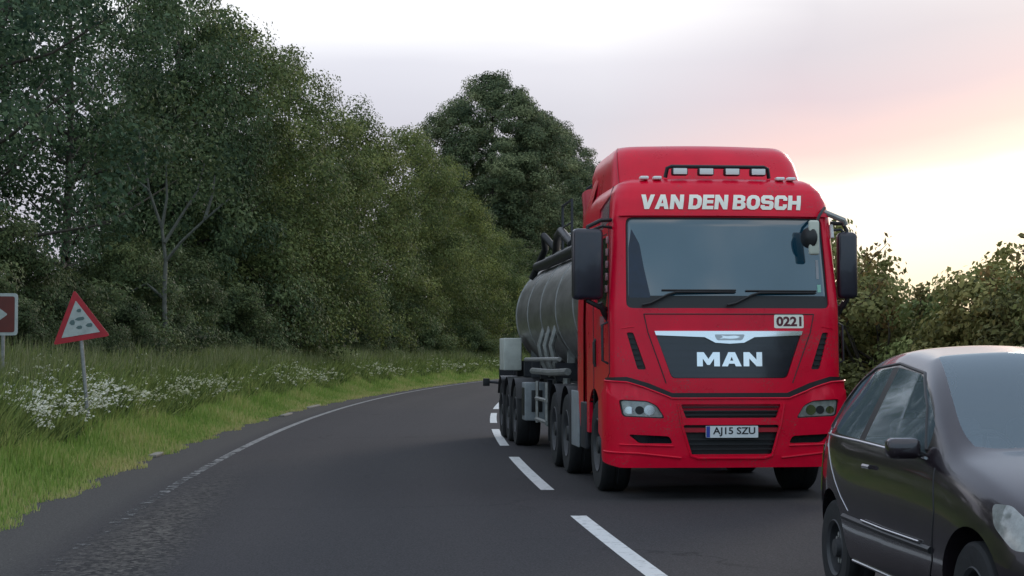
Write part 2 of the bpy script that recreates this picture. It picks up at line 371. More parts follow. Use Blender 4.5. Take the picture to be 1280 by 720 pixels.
def patch(name, outer, fn, m, parent, holes=(), off=.0, thick=.02, su=None, sv=None, smooth=50, two=False):
    """polygon in (u,v) laid on the surface fn(u,v,offset) with thickness; su/sv = cut lines"""
    bm = bmesh.new(); edges = []
    for loop in [outer] + list(holes):
        vs = [bm.verts.new((p[0], p[1], 0)) for p in loop]
        edges += [bm.edges.new((vs[i], vs[(i + 1) % len(vs)])) for i in range(len(vs))]
    bmesh.ops.triangle_fill(bm, use_beauty=True, use_dissolve=False, edges=edges, normal=(0, 0, 1))
    us = [p[0] for l in [outer] + list(holes) for p in l]; vs_ = [p[1] for l in [outer] + list(holes) for p in l]
    for u in (su or []):
        if min(us) < u < max(us): bmesh.ops.bisect_plane(bm, geom=bm.verts[:] + bm.edges[:] + bm.faces[:], plane_co=(u, 0, 0), plane_no=(1, 0, 0), dist=1e-5)
    for v in (sv or []):
        if min(vs_) < v < max(vs_): bmesh.ops.bisect_plane(bm, geom=bm.verts[:] + bm.edges[:] + bm.faces[:], plane_co=(0, v, 0), plane_no=(0, 1, 0), dist=1e-5)
    bm.verts.index_update(); nv = len(bm.verts)
    V = [fn(p.co.x, p.co.y, off + thick) for p in bm.verts] + [fn(p.co.x, p.co.y, off) for p in bm.verts]
    F = [tuple(q.index for q in f.verts) for f in bm.faces]
    if two: F += [tuple(q.index + nv for q in reversed(f.verts)) for f in bm.faces]
    for e in bm.edges:
        if len(e.link_faces) == 1:
            a, b = e.verts[0].index, e.verts[1].index; F.append((a, b, b + nv, a + nv))
    bm.free()
    mb = MB(); mb.v = [tuple(p) for p in V]; mb.f = F
    return mb.build(name, m, parent, smooth)
def text_geo(s, size, depth=.004, shear=0, bold=0, sx=1, track=1):
    cu = bpy.data.curves.new('t', 'FONT'); cu.body = s; cu.size = size; cu.extrude = 0; cu.shear = shear; cu.offset = bold
    cu.align_x = 'CENTER'; cu.align_y = 'CENTER'; cu.resolution_u = 3; cu.space_character = track
    o = bpy.data.objects.new('t', cu); COL.objects.link(o); dg = bpy.context.evaluated_depsgraph_get(); dg.update()
    me = bpy.data.meshes.new_from_object(o.evaluated_get(dg))
    v = np.array([p.co[:] for p in me.vertices]); f = [tuple(p.vertices) for p in me.polygons]
    bpy.data.objects.remove(o); bpy.data.curves.remove(cu); bpy.data.meshes.remove(me)
    c = (v.max(0) + v.min(0)) / 2; v = v - c; v[:, 0] *= sx
    return v, f
def text_on(name, s, size, fn, cu, cv, off, m, parent, depth=.004, width=None, **kw):
    v, f = text_geo(s, size, **kw)
    if width: v[:, 0] *= width / (v[:, 0].max() - v[:, 0].min())
    mb = MB()
    # outer faces plus side walls
    from collections import Counter
    ec = Counter()
    for q in f:
        for i in range(len(q)): ec[frozenset((q[i], q[(i + 1) % len(q)]))] += 1
    n = len(v); F = [tuple(q) for q in f]
    F += [(a, b, b + n, a + n) for (a, b), c in ((tuple(e), c) for e, c in ec.items() if len(e) == 2) if c == 1]
    mb.v = [tuple(fn(cu + x, cv + y, off + depth)) for x, y, z in v] + [tuple(fn(cu + x, cv + y, off)) for x, y, z in v]; mb.f = F
    return mb.build(name, m, parent, 30)

GL = {'V': [.98, [(0, 1), (.32, 1), (.5, .42), (.68, 1), (.98, 1), (.66, 0), (.34, 0)]],
 'A': [1.0, [(0, 0), (.33, 1), (.67, 1), (1, 0), (.70, 0), (.64, .19), (.36, .19), (.30, 0)], [(.42, .40), (.58, .40), (.5, .68)]],
 'N': [.95, [(0, 0), (0, 1), (.30, 1), (.66, .47), (.66, 1), (.95, 1), (.95, 0), (.66, 0), (.29, .55), (.29, 0)]],
 'M': [1.15, [(0, 0), (0, 1), (.34, 1), (.575, .52), (.81, 1), (1.15, 1), (1.15, 0), (.86, 0), (.86, .55), (.64, .10), (.51, .10), (.29, .55), (.29, 0)]],
 'D': [.93, [(0, 0), (0, 1), (.58, 1), (.82, .90), (.93, .68), (.93, .32), (.82, .10), (.58, 0)], [(.30, .24), (.30, .76), (.52, .76), (.62, .64), (.62, .36), (.52, .24)]],
 'E': [.80, [(0, 0), (0, 1), (.8, 1), (.8, .77), (.3, .77), (.3, .62), (.75, .62), (.75, .40), (.3, .40), (.3, .23), (.8, .23), (.8, 0)]],
 'B': [.92, [(0, 0), (0, 1), (.64, 1), (.86, .90), (.87, .62), (.76, .52), (.92, .41), (.92, .13), (.70, 0)], [(.3, .62), (.3, .79), (.53, .79), (.58, .70), (.53, .62)], [(.3, .21), (.3, .41), (.56, .41), (.62, .31), (.56, .21)]],
 'O': [.98, [(0, .32), (0, .68), (.12, .90), (.34, 1), (.64, 1), (.86, .90), (.98, .68), (.98, .32), (.86, .10), (.64, 0), (.34, 0), (.12, .10)], [(.31, .36), (.31, .64), (.40, .76), (.58, .76), (.67, .64), (.67, .36), (.58, .24), (.40, .24)]],
 'S': [.94, [(0, .32), (0, .13), (.16, 0), (.78, 0), (.94, .14), (.94, .46), (.80, .60), (.30, .63), (.30, .77), (.62, .77), (.62, .69), (.92, .69), (.92, .86), (.76, 1), (.16, 1), (0, .86), (0, .54), (.13, .41), (.64, .38), (.64, .23), (.30, .23), (.30, .32)]],
 'C': [.93, [(0, .18), (.18, 0), (.75, 0), (.93, .18), (.93, .38), (.63, .38), (.63, .24), (.31, .24), (.31, .76), (.63, .76), (.63, .63), (.93, .63), (.93, .82), (.75, 1), (.18, 1), (0, .82)]],
 'H': [.94, [(0, 0), (0, 1), (.3, 1), (.3, .62), (.64, .62), (.64, 1), (.94, 1), (.94, 0), (.64, 0), (.64, .38), (.3, .38), (.3, 0)]]}
def block_text(name, s, fn, cu, cv, width, height, off, thick, m, parent, shear, gap):
    x = 0; loops = []
    for ch in s:
        if ch == ' ': x += .30; continue
        g = GL[ch]
        for lp in g[1:]: loops.append([(px + x + shear * 1.6 * py, py) for px, py in lp])
        x += g[0] + gap
    x0 = min(p[0] for l in loops for p in l); x1 = max(p[0] for l in loops for p in l); k = width / (x1 - x0)
    loops = [[(cu + (px - (x0 + x1) / 2) * k, cv + (py - .5) * height) for px, py in l] for l in loops]
    return patch(name, loops[0], fn, m, parent, holes=loops[1:], off=off, thick=thick, su=[-.75 + .25 * q for q in range(7)], sv=[3.10])

# ------------------------------------------------------------------ road and ground
def Xc(Y):
    Y0 = np.clip(Y, -40, 170); b = 2.25 - .125 * Y0 + .00145 * Y0 ** 2
    return b + (Y - Y0) * (-.125 + .0029 * Y0)
def hdg(Y): return -.125 + .0029 * np.clip(Y, -40, 170)
def P(d, Y):
    """point at lateral offset d from the centre line"""
    h = hdg(Y); c = 1 / np.sqrt(1 + h * h)
    return Xc(Y) + d * c, Y - d * h * c
def sm(x): x = np.clip(x, 0, 1); return x * x * (3 - 2 * x)
def gz(d, Y=0):
    L_ = 1.12 * sm((-d - 5.2) / 4.6) + .5 * sm((-d - 10) / 25)
    R_ = .28 * sm((d - 4.1) / 1.8) + .3 * sm((d - 8) / 40)
    wob = .05 * np.sin(Y * .7 + d) * sm((np.abs(d) - 5.3) / 1.5) + .04 * np.sin(Y * .31 + 2 * d) * sm((np.abs(d) - 5.3) / 1.5)
    return L_ + R_ - .012 + wob
def to_mesh(name, V, F4=None, uv=None, tint=None, tris=None):
    me = bpy.data.meshes.new(name); V = np.asarray(V, dtype=np.float32)
    F = F4 if F4 is not None else tris; k = F.shape[1]; nf = len(F)
    me.vertices.add(len(V)); me.vertices.foreach_set('co', V.ravel())
    me.loops.add(nf * k); me.loops.foreach_set('vertex_index', F.astype(np.int32).ravel())
    me.polygons.add(nf); me.polygons.foreach_set('loop_start', np.arange(0, nf * k, k, dtype=np.int32))
    me.update(calc_edges=True)
    if uv is not None:
        l = me.uv_layers.new(name='UVMap'); l.data.foreach_set('uv', uv[F.ravel()].astype(np.float32).ravel())
    if tint is not None:
        a = me.attributes.new('tint', 'FLOAT', 'FACE'); a.data.foreach_set('value', tint.astype(np.float32))
    return me
def strip(name, ds, Ys, zf, m, uv=False):
    D, YY = np.meshgrid(ds, Ys); X, Y = P(D, YY); Z = zf(D, YY)
    V = np.stack([X.ravel(), Y.ravel(), Z.ravel()], 1); w = len(ds); h = len(Ys)
    i = (np.arange(h - 1)[:, None] * w + np.arange(w - 1)[None]).ravel()
    F = np.stack([i, i + 1, i + w + 1, i + w], 1)
    me = to_mesh(name, V, F, uv=np.stack([D.ravel(), YY.ravel()], 1)); me.shade_smooth()
    return link_mesh(name, me, m)
ds = np.concatenate([[-900, -300, -120, -60, -35, -25, -18], np.arange(-14, -4.9, .35), [-4, -2, 0, 2, 4], np.arange(4.3, 9, .5), [12, 20, 35, 60, 120, 300, 900]])
Ys = np.concatenate([[-160, -90, -50], np.arange(-30, 130, 1.0), np.arange(130, 260, 8), [300, 400, 600, 1000, 2200]])
tag(strip('ground', ds, Ys, lambda d, y: gz(d, y), M['soil']), kind='structure')
rng = np.random.default_rng(3)
Yr = np.concatenate([[-90, -60], np.arange(-40, 170, .5), np.arange(170, 420, 6)])
def edgeL(Y): return -5.2 + .5 * sm((Y - 40) / 30) + .10 * np.sin(Y * 1.7) * np.exp(-((Y - 30) / 40) ** 2) + .06 * np.sin(Y * 4.1 + 1)
def road_mesh():
    us = np.array([-1, -.9, -.7, -.4, -.2, 0, .35, .7, 1.0]); D = np.where(us[None] < 0, -us[None] * edgeL(Yr)[:, None], us[None] * 4.0)
    YY = np.repeat(Yr[:, None], len(us), 1); X, Y = P(D, YY); Z = .004 - .0 * D
    V = np.stack([X.ravel(), Y.ravel(), Z.ravel()], 1); w = len(us); h = len(Yr)
    i = (np.arange(h - 1)[:, None] * w + np.arange(w - 1)[None]).ravel()
    me = to_mesh('road', V, np.stack([i, i + 1, i + w + 1, i + w], 1), uv=np.stack([D.ravel(), YY.ravel()], 1)); me.shade_smooth()
    return link_mesh('road', me, M['asphalt'])
tag(road_mesh(), kind='structure')
# centre dashes: 6 m marks, 3 m gaps
for y0 in np.arange(-17, 150, 9.0) + .1:
    Yd = np.linspace(y0, y0 + 6, 13)
    tag(strip('lane_marking', np.array([-.075, .075]), Yd, lambda d, y: .008 + 0 * d, M['paint']), kind='structure')
tag(strip('edge_line', np.array([-4.22, -4.10]), np.arange(5, 150, 1.0), lambda d, y: .008 + 0 * d, M['old_paint']), kind='structure')
tag(strip('edge_line', np.array([3.62, 3.72]), np.arange(-10, 150, 1.0), lambda d, y: .008 + 0 * d, M['old_paint']), kind='structure')

# ------------------------------------------------------------------ foliage
def leaf_quads(rg, C, Nn, size, asp=.55, tint=None):
    """rhombic leaves at centres C with normals Nn"""
    n = len(C); Nn = Nn / (np.linalg.norm(Nn, axis=1, keepdims=True) + 1e-9)
    a = rg.normal(size=(n, 3)); a -= Nn * (a * Nn).sum(1, keepdims=True); a /= np.linalg.norm(a, axis=1, keepdims=True) + 1e-9
    b = np.cross(Nn, a); s = size[:, None]
    v0 = C - a * s * .5; v2 = C + a * s * .5; v1 = C + b * s * asp * .5 - a * s * .08 + Nn * s * .06; v3 = C - b * s * asp * .5 - a * s * .08 + Nn * s * .06
    V = np.stack([v0, v1, v2, v3], 1).reshape(-1, 3); F = np.arange(4 * n).reshape(n, 4)
    return V, F
def crown_mesh(name, seed, shape, ncl, nl, lsize, clr, z0, z1, rad, gap=.0):
    """leaf clumps through the crown's volume; shape(u) = radius profile over height u in 0..1"""
    rg = np.random.default_rng(seed)
    ph = rg.uniform(0, 6.28, 6); u = rg.uniform(0, 1, ncl * 6); th = rg.uniform(0, 6.283, ncl * 6)
    w = shape(u); keep = rg.uniform(0, 1, len(u)) < np.clip(w, 0, 1); u, th, w = u[keep][:ncl], th[keep][:ncl], w[keep][:ncl]
    k = len(u)
    lump = 1 + .16 * np.sin(3 * th + ph[0] + 5 * u) + .12 * np.sin(5 * th + ph[1] - 9 * u) + .12 * np.sin(2 * th + ph[2] + 13 * u)
    rr = rad * w * lump * np.power(rg.uniform(.12, 1, k), .42)
    c = np.stack([rr * np.cos(th), rr * np.sin(th), z0 + (z1 - z0) * u + rg.normal(0, .15, k)], 1)
    crr = clr * rg.uniform(.55, 1.35, k); ct = rg.normal(.0, .16, k)
    cnt = np.maximum(8, (nl * (crr / clr) ** 2).astype(int)); idx = np.repeat(np.arange(k), cnt)
    n = len(idx); q = rg.normal(size=(n, 3)); q /= np.linalg.norm(q, axis=1, keepdims=True)
    q *= np.power(rg.uniform(0, 1, n), .45)[:, None]; off = q * crr[idx][:, None] * np.array([1, 1, .75])
    pos = c[idx] + off
    outw = np.stack([np.cos(th), np.sin(th), np.full(k, .7)], 1)[idx]
    Nn = outw * .7 + q * .9 + rg.normal(0, .55, (n, 3))
    s = lsize * rg.uniform(.6, 1.35, n)
    V, F = leaf_quads(rg, pos, Nn, s)
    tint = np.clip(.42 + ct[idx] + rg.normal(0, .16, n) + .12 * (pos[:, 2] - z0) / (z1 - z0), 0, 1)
    return to_mesh(name, V, F, tint=tint), c
def trunk_mb(seed, h, r0, c, nb=16, lean=.4, r_min=.015, n=7, low=.25):
    rg = np.random.default_rng(seed); mb = MB(); k = 8
    px = np.cumsum(rg.normal(0, lean / k, k + 1)); py = np.cumsum(rg.normal(0, lean / k, k + 1)); px -= px[0]; py -= py[0]
    pts = [Vector((px[i], py[i], -.3 + (h + .3) * i / k)) for i in range(k + 1)]
    rs = [max(r_min, r0 * (1 - .9 * i / k) * (1.25 if i == 0 else 1)) for i in range(k + 1)]
    mb.tube(pts, rs, 10)
    sel = rg.choice(len(c), min(nb, len(c)), replace=False)
    for j in sel:
        t_ = Vector(c[j]); u = min(.92, max(low, (t_.z - .25 * t_.xy.length) / h * .85)); i = int(u * k); p0 = pts[min(i, k)].lerp(pts[min(i + 1, k)], u * k - i)
        rr = max(r_min * 1.6, r0 * (1 - .9 * u) * .5); mid = p0.lerp(t_, .5) + Vector((rg.normal(0, .15), rg.normal(0, .15), -.12 * (t_ - p0).length + .15))
        mb.tube([p0, mid, t_], [rr, rr * .6, r_min * .7], 6)
    return mb
broad = lambda u: np.sin(np.clip(.12 + .88 * u, 0, 1) ** .75 * np.pi) ** .6 * np.where(u > .5, 1.0, .95)
full = lambda u: np.clip(1.02 - .35 * u - .65 * np.clip((u - .55) / .45, 0, 1) ** 2, .05, 1)
cone = lambda u: np.clip((1 - u) ** .62 * (.75 + .25 * np.sin(u * 22)) + .05, .04, 1)
poplar = lambda u: np.clip(np.where(u < .50, 1.0 - .10 * u, .95 * np.clip(1 - ((u - .50) / .51) ** 2.6, 0, 1)) * (.93 + .07 * np.sin(u * 34)), .05, 1)
dome = lambda u: np.clip(np.sqrt(np.clip(1 - u ** 2.2, 0, 1)), .08, 1)
VAR = {}
def make_var(key, seed, shape, ncl, nl, ls, clr, z0, z1, rad, trunk_h, r0, leafm='leaf', bark='bark', nb=16):
    me, c = crown_mesh(key + '_crown', seed, shape, ncl, nl, ls, clr, z0, z1, rad); me.materials.append(M[leafm])
    mb = trunk_mb(seed + 50, trunk_h, r0, c, nb)
    tm = bpy.data.meshes.new(key + '_trunk'); tm.from_pydata(mb.v, [], mb.f); tm.update(); tm.shade_smooth(); tm.materials.append(M[bark])
    VAR[key] = (me, tm)
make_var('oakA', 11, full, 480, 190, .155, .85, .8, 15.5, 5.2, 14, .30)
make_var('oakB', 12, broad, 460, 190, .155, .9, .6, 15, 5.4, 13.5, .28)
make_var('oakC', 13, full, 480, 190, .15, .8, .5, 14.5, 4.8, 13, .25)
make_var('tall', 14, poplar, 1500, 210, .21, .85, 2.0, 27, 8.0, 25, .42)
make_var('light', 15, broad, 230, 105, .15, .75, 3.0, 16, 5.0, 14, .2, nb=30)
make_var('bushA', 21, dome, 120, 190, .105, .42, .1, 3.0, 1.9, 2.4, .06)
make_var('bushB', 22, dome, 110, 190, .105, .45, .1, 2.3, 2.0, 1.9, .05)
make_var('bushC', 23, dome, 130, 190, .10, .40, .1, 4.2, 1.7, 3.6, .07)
make_var('hedgeA', 31, dome, 210, 120, .085, .26, .05, 2.35, 1.25, 1.8, .05, 'hedge_leaf')
make_var('hedgeB', 32, dome, 200, 120, .085, .27, .05, 2.2, 1.3, 1.7, .05, 'hedge_leaf')
def plant(kind, key, x, y, z, s, rz, label, cat, group, color=(1, 1, 1), sz=None):
    r = empty(kind, (x, y, z), rz); r.scale = (s, s, sz or s)
    tag(r, label, cat, group)
    for nm, me in (('crown' if cat == 'tree' else 'foliage', VAR[key][0]), ('trunk' if cat == 'tree' else 'stem', VAR[key][1])):
        o = bpy.data.objects.new(nm, me); COL.objects.link(o); o.parent = r
        if nm in ('crown', 'foliage'): o.color = (*color, 1)
    return r
def at_road(d, Y):
    x, y = P(d, Y); return float(x), float(y), float(gz(d, Y)) - .05
G_T = 'trees of the wood along the left verge'
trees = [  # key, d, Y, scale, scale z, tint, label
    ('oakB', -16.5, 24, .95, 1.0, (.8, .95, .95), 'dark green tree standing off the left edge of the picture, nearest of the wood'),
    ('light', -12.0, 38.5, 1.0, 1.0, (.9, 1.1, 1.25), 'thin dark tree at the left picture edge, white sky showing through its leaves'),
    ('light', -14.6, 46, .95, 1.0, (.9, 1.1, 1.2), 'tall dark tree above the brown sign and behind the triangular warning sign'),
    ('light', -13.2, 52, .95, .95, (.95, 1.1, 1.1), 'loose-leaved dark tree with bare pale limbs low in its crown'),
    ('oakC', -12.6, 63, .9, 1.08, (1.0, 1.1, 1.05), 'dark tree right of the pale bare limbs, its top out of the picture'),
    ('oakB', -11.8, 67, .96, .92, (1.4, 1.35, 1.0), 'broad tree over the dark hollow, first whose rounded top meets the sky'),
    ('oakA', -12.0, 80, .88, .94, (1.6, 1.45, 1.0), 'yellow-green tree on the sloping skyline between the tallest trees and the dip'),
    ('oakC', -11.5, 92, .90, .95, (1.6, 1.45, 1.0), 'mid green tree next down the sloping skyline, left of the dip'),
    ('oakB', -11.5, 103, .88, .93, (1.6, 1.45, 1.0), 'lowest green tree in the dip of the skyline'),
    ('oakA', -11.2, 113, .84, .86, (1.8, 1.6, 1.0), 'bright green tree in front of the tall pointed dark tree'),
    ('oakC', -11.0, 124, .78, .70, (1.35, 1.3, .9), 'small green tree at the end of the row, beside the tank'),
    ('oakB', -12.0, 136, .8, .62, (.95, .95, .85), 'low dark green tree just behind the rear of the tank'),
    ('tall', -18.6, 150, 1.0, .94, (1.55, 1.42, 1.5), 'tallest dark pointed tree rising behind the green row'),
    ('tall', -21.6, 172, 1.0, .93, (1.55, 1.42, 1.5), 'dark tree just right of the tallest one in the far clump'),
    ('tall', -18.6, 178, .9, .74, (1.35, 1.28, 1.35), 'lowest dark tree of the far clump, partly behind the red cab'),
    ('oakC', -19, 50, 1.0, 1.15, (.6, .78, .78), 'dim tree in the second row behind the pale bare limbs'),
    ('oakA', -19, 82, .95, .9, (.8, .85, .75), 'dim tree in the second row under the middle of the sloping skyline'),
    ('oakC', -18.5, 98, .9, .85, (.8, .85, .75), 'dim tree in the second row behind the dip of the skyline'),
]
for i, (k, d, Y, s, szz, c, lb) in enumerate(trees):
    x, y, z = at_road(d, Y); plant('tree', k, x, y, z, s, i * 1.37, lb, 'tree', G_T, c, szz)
# understorey bushes along the left
G_B = 'bushes under the left wood'
rb = random.Random(5)
Yb = 31.5; i = 0
while Yb < 150:
    key = ['bushA', 'bushB', 'bushC'][i % 3]; d = -9.9 - rb.uniform(0, 1.0) - (1.4 if Yb < 34 else 0)
    x, y, z = at_road(d, Yb); s = rb.uniform(.85, 1.25)
    if 71 < Yb < 79: s *= .35; d -= 1
    g = rb.uniform(.75, 1.35)
    plant('bush', key, x, y, z, s, rb.uniform(0, 6), 'leafy green bush among those under the trees of the left wood', 'bush', G_B, (g, g * 1.0, g * .9))
    Yb += rb.uniform(1.6, 2.5) * (1 + Yb / 90); i += 1
# the slender pale tree with bare limbs in front of the wood
def pale_tree():
    x, y, z = at_road(-10.2, 48); y = 46.5; x = (205 - 640) / 2170 * y; z = float(gz(x - Xc(y), y))
    r = empty('bare_limbed_tree', (x, y, z)); tag(r, 'slender pale grey tree with forked bare limbs against the dark wood', 'tree')
    mb = MB(); mb.tube([(0, 0, -.3), (.02, 0, 1.2), (0, 0, 2.2), (.03, 0, 3.0)], [.08, .07, .06, .055], 8)
    limbs = [[(.03, 0, 3.0), (-.1, .1, 3.9), (-.45, .1, 4.9), (-.6, .2, 5.8), (-.8, .2, 6.6)], [(.03, 0, 3.0), (.45, -.1, 3.5), (1.1, -.2, 4.1), (1.8, -.2, 4.7)],
             [(.0, 0, 3.5), (.4, .1, 4.2), (.85, .1, 4.9), (1.05, .1, 5.7)], [(-.1, .1, 3.9), (.05, 0, 4.7), (.0, .1, 5.6)], [(-.45, .1, 4.9), (-.9, .1, 5.3), (-1.2, .2, 5.9)],
             [(1.1, -.2, 4.1), (1.3, -.1, 4.8), (1.35, -.1, 5.3)], [(.0, 0, 2.0), (-.5, .1, 2.4), (-.9, .1, 2.2)]]
    for l in limbs: mb.tube(l, [.042 * (1 - .8 * j / (len(l) - 1)) + .012 for j in range(len(l))], 6)
    mb.build('trunk', M['pale_bark'], r, 60)
    rg = np.random.default_rng(4); C = []
    for l in limbs:
        e = np.array(l[-1]); C.append(e + rg.normal(0, .38, (170, 3)))
    C.append(np.array([-.3, .6, 6.8]) + rg.normal(0, .8, (900, 3)))
    C = np.concatenate(C); V, F = leaf_quads(rg, C, rg.normal(0, .6, C.shape) + np.array([0, 0, .7]), .15 * rg.uniform(.6, 1.3, len(C)))
    link_mesh('crown', to_mesh('crown', V, F, tint=np.clip(rg.normal(.5, .2, len(C)), 0, 1)), M['leaf'], r).color = (.9, .95, .9, 1)
pale_tree()
for i_, (Y_, d_, s_) in enumerate(((33.5, -9.4, .5), (35.4, -9.2, .42), (37.6, -9.5, .55), (39.8, -9.1, .45), (42.6, -9.3, .6), (45.5, -9.2, .45), (48.5, -9.4, .5))):
    x_, y_, z_ = at_road(d_, Y_); plant('bush', ['bushA', 'bushB'][i_ % 2], x_, y_, z_, s_, i_ * 1.9, 'low dark bramble bush in the tall grass behind the triangular sign', 'bush', 'low brambles behind the triangular sign', (.7, .75, .7))
# far wood closing the view
def far_wood():
    rg = np.random.default_rng(9); n = 36000; X = rg.uniform(-260, 330, n); Y = 330 + rg.uniform(0, 30, n) + .02 * np.abs(X)
    top = 9 + 3 * np.sin(X * .05) + 2 * np.sin(X * .17 + 1) + 1.2 * np.sin(X * .5); Z = top * np.power(rg.uniform(0, 1, n), .7)
    C = np.stack([X, Y, Z], 1); V, F = leaf_quads(rg, C, rg.normal(0, .6, C.shape) + np.array([0, -.6, .5]), 1.3 * rg.uniform(.5, 1.3, n), .8)
    o = link_mesh('distant_woodland', to_mesh('distant_woodland', V, F, tint=np.clip(rg.normal(.4, .15, n), 0, 1)), M['leaf']); tag(o, 'distant woodland closing the view beyond the fields', 'woodland', kind='stuff')
far_wood()

# right-hand hedge shrubs
G_H = 'shrubs of the hedge on the right'
def shoot_mesh(seed):
    """leggy sprays sticking out of the top of the hedge"""
    rg = np.random.default_rng(seed); mb = MB(); Cs = []
    for i in range(9):
        b = Vector((rg.uniform(-.8, .8), rg.uniform(-.8, .8), 1.55)); d = Vector((rg.normal(0, .35), rg.normal(0, .35), 1)); ln = rg.uniform(.35, .95)
        pts = [b + d * ln * t_ + Vector((rg.normal(0, .03), rg.normal(0, .03), -.18 * t_ * t_)) for t_ in (0, .35, .7, 1)]
        mb.tube([Vector((0, 0, .4))] + pts, [.02, .016, .011, .007, .003], 5)
        for t_ in np.linspace(.25, 1, 22):
            j = min(2, int(t_ * 3)); p = pts[j].lerp(pts[j + 1], t_ * 3 - j); Cs += [np.array(p) + rg.normal(0, .065, 3) for _ in range(4)]
    C = np.array(Cs); V, F = leaf_quads(rg, C, rg.normal(0, 1, C.shape) + np.array([0, 0, .4]), .085 * rg.uniform(.6, 1.3, len(C)))
    return mb, to_mesh('sprays', V, F, tint=np.clip(rg.normal(.4, .22, len(C)), 0, 1))
SH = []
for sd_ in (1, 2, 3):
    mb, me = shoot_mesh(sd_); tm = bpy.data.meshes.new('twigs'); tm.from_pydata(mb.v, [], mb.f); tm.update(); tm.shade_smooth(); tm.materials.append(M['bark']); me.materials.append(M['hedge_leaf']); SH.append((tm, me))
hy = 8.0; i = 0; rh = random.Random(11)
while hy < 75:
    tall = 26.6 < hy < 28.6
    d = 6.2 + rh.uniform(-.1, .35) - (0.9 if hy > 24 else 0) ; x, y, z = at_road(d, hy); s = rh.uniform(.95, 1.12)
    szz = s * (1.02 if hy < 24 else .98) * (1.35 if tall else 1)
    g = rh.uniform(1.15, 1.7); warm = rh.uniform(.8, 1.2)
    lb = 'tall narrow dark hedge shrub seen behind the right truck mirror' if tall else 'olive green hedge shrub with leggy shoots, one of the hedge right of the road'
    if hy > 30: lb = 'hedge shrub farther along the right side, hidden behind the truck cab'
    r = plant('hedge_shrub', 'hedgeA' if i % 2 else 'hedgeB', x, y, z, s, rh.uniform(0, 6), lb, 'shrub', G_H, (g * warm * .95, g * 1.12, g * .85), szz)
    tm, me = SH[i % 3]
    o = bpy.data.objects.new('stem', tm); COL.objects.link(o); o.parent = r
    o2 = bpy.data.objects.new('leaves', me); COL.objects.link(o2); o2.parent = r; o2.color = (g * warm * 1.05, g * .85, g * .7, 1)
    hy += rh.uniform(1.25, 1.6) * (1 if hy < 40 else 1.4); i += 1

# grass, weeds, flowers (nobody could count them)
def blades(name, n, dfun, Yr_, hfun, wfun, m, seed, tintf, label, cat, bend=.5, lean=.25):
    rg = np.random.default_rng(seed); lo, hi = Yr_
    Y = lo * np.power(hi / lo, rg.uniform(0, 1, n)); d = dfun(rg, n, Y); X, Yp = P(d, Y); Z = gz(d, Y)
    h = hfun(rg, n, Y, d); w = wfun(rg, n, Y); a = rg.uniform(0, 6.283, n); ld = rg.uniform(0, 6.283, n); le = np.abs(rg.normal(0, lean, n)) * h
    b = np.stack([X, Yp, Z - .02], 1); s = np.stack([np.cos(a), np.sin(a), 0 * a], 1) * w[:, None] * .5
    l = np.stack([np.cos(ld) * le, np.sin(ld) * le, 0 * le], 1); up = np.zeros((n, 3)); up[:, 2] = h
    V = np.stack([b - s, b + s, b + up * .6 + l * bend + s * .6, b + up * .6 + l * bend - s * .6, b + up + l, ], 1).reshape(-1, 3)
    k = np.arange(n) * 5; F = np.concatenate([np.stack([k, k + 1, k + 2, k + 3], 1), np.stack([k + 3, k + 2, k + 4, k + 4], 1)])
    V5 = V; tv = tintf(rg, n, Y, d)
    # second quad degenerate -> make it a thin tip quad
    tip = V.reshape(n, 5, 3); extra = tip[:, 4] + s * .12; V = np.concatenate([V, extra]); F[n:, 3] = k + 4; F[n:, 2] = 5 * n + np.arange(n)
    F[n:, 0] = k + 3; F[n:, 1] = k + 2
    me = to_mesh(name, V, F, tint=np.concatenate([tv, np.clip(tv + .08, 0, 1)]))
    return tag(link_mesh(name, me, m), label, cat, kind='stuff')
eL = lambda Y: edgeL(Y)
def patchy(Y, d): return .5 + .5 * np.sin(Y * .9 + d * 1.3) * np.sin(Y * .37 - d * 2.1 + 1)
blades('grass', 300000, lambda r, n, Y: eL(Y) + .12 - np.power(r.uniform(0, 1, n), .9) * 5.2, (12, 150),
       lambda r, n, Y, d: (.07 + .20 * np.clip((-d - 5.2) / 1.6, 0, 1) * (.5 + patchy(Y, d))) * r.uniform(.6, 1.5, n), lambda r, n, Y: (.010 + Y * .00055) * r.uniform(.6, 1.3, n),
       M['grass'], 1, lambda r, n, Y, d: np.clip(.30 + .34 * patchy(Y, d) + .30 * np.exp(-np.clip(-d - 5.1, 0, 9) * 3.0) + r.normal(0, .16, n), 0, 1), 'green grass of the verge beside the left of the road', 'grass')
blades('grass', 40000, lambda r, n, Y: 3.95 + r.uniform(0, 1, n) * 2.0, (6, 90), lambda r, n, Y, d: r.uniform(.08, .3, n), lambda r, n, Y: (.010 + Y * .0005) * r.uniform(.6, 1.3, n),
       M['grass'], 2, lambda r, n, Y, d: np.clip(r.normal(.45, .2, n), 0, 1), 'rough grass at the foot of the right hedge', 'grass')
blades('tall_dry_grass', 24000, lambda r, n, Y: -7.4 - np.abs(r.normal(0, 1.3, n)), (24, 130), lambda r, n, Y, d: r.uniform(.35, 1.0, n), lambda r, n, Y: (.006 + Y * .0004) * r.uniform(.6, 1.4, n),
       M['straw'], 3, lambda r, n, Y, d: np.clip(r.normal(.42, .22, n), 0, 1), 'tall straw-coloured grass between verge and wood', 'tall grass', lean=.18)
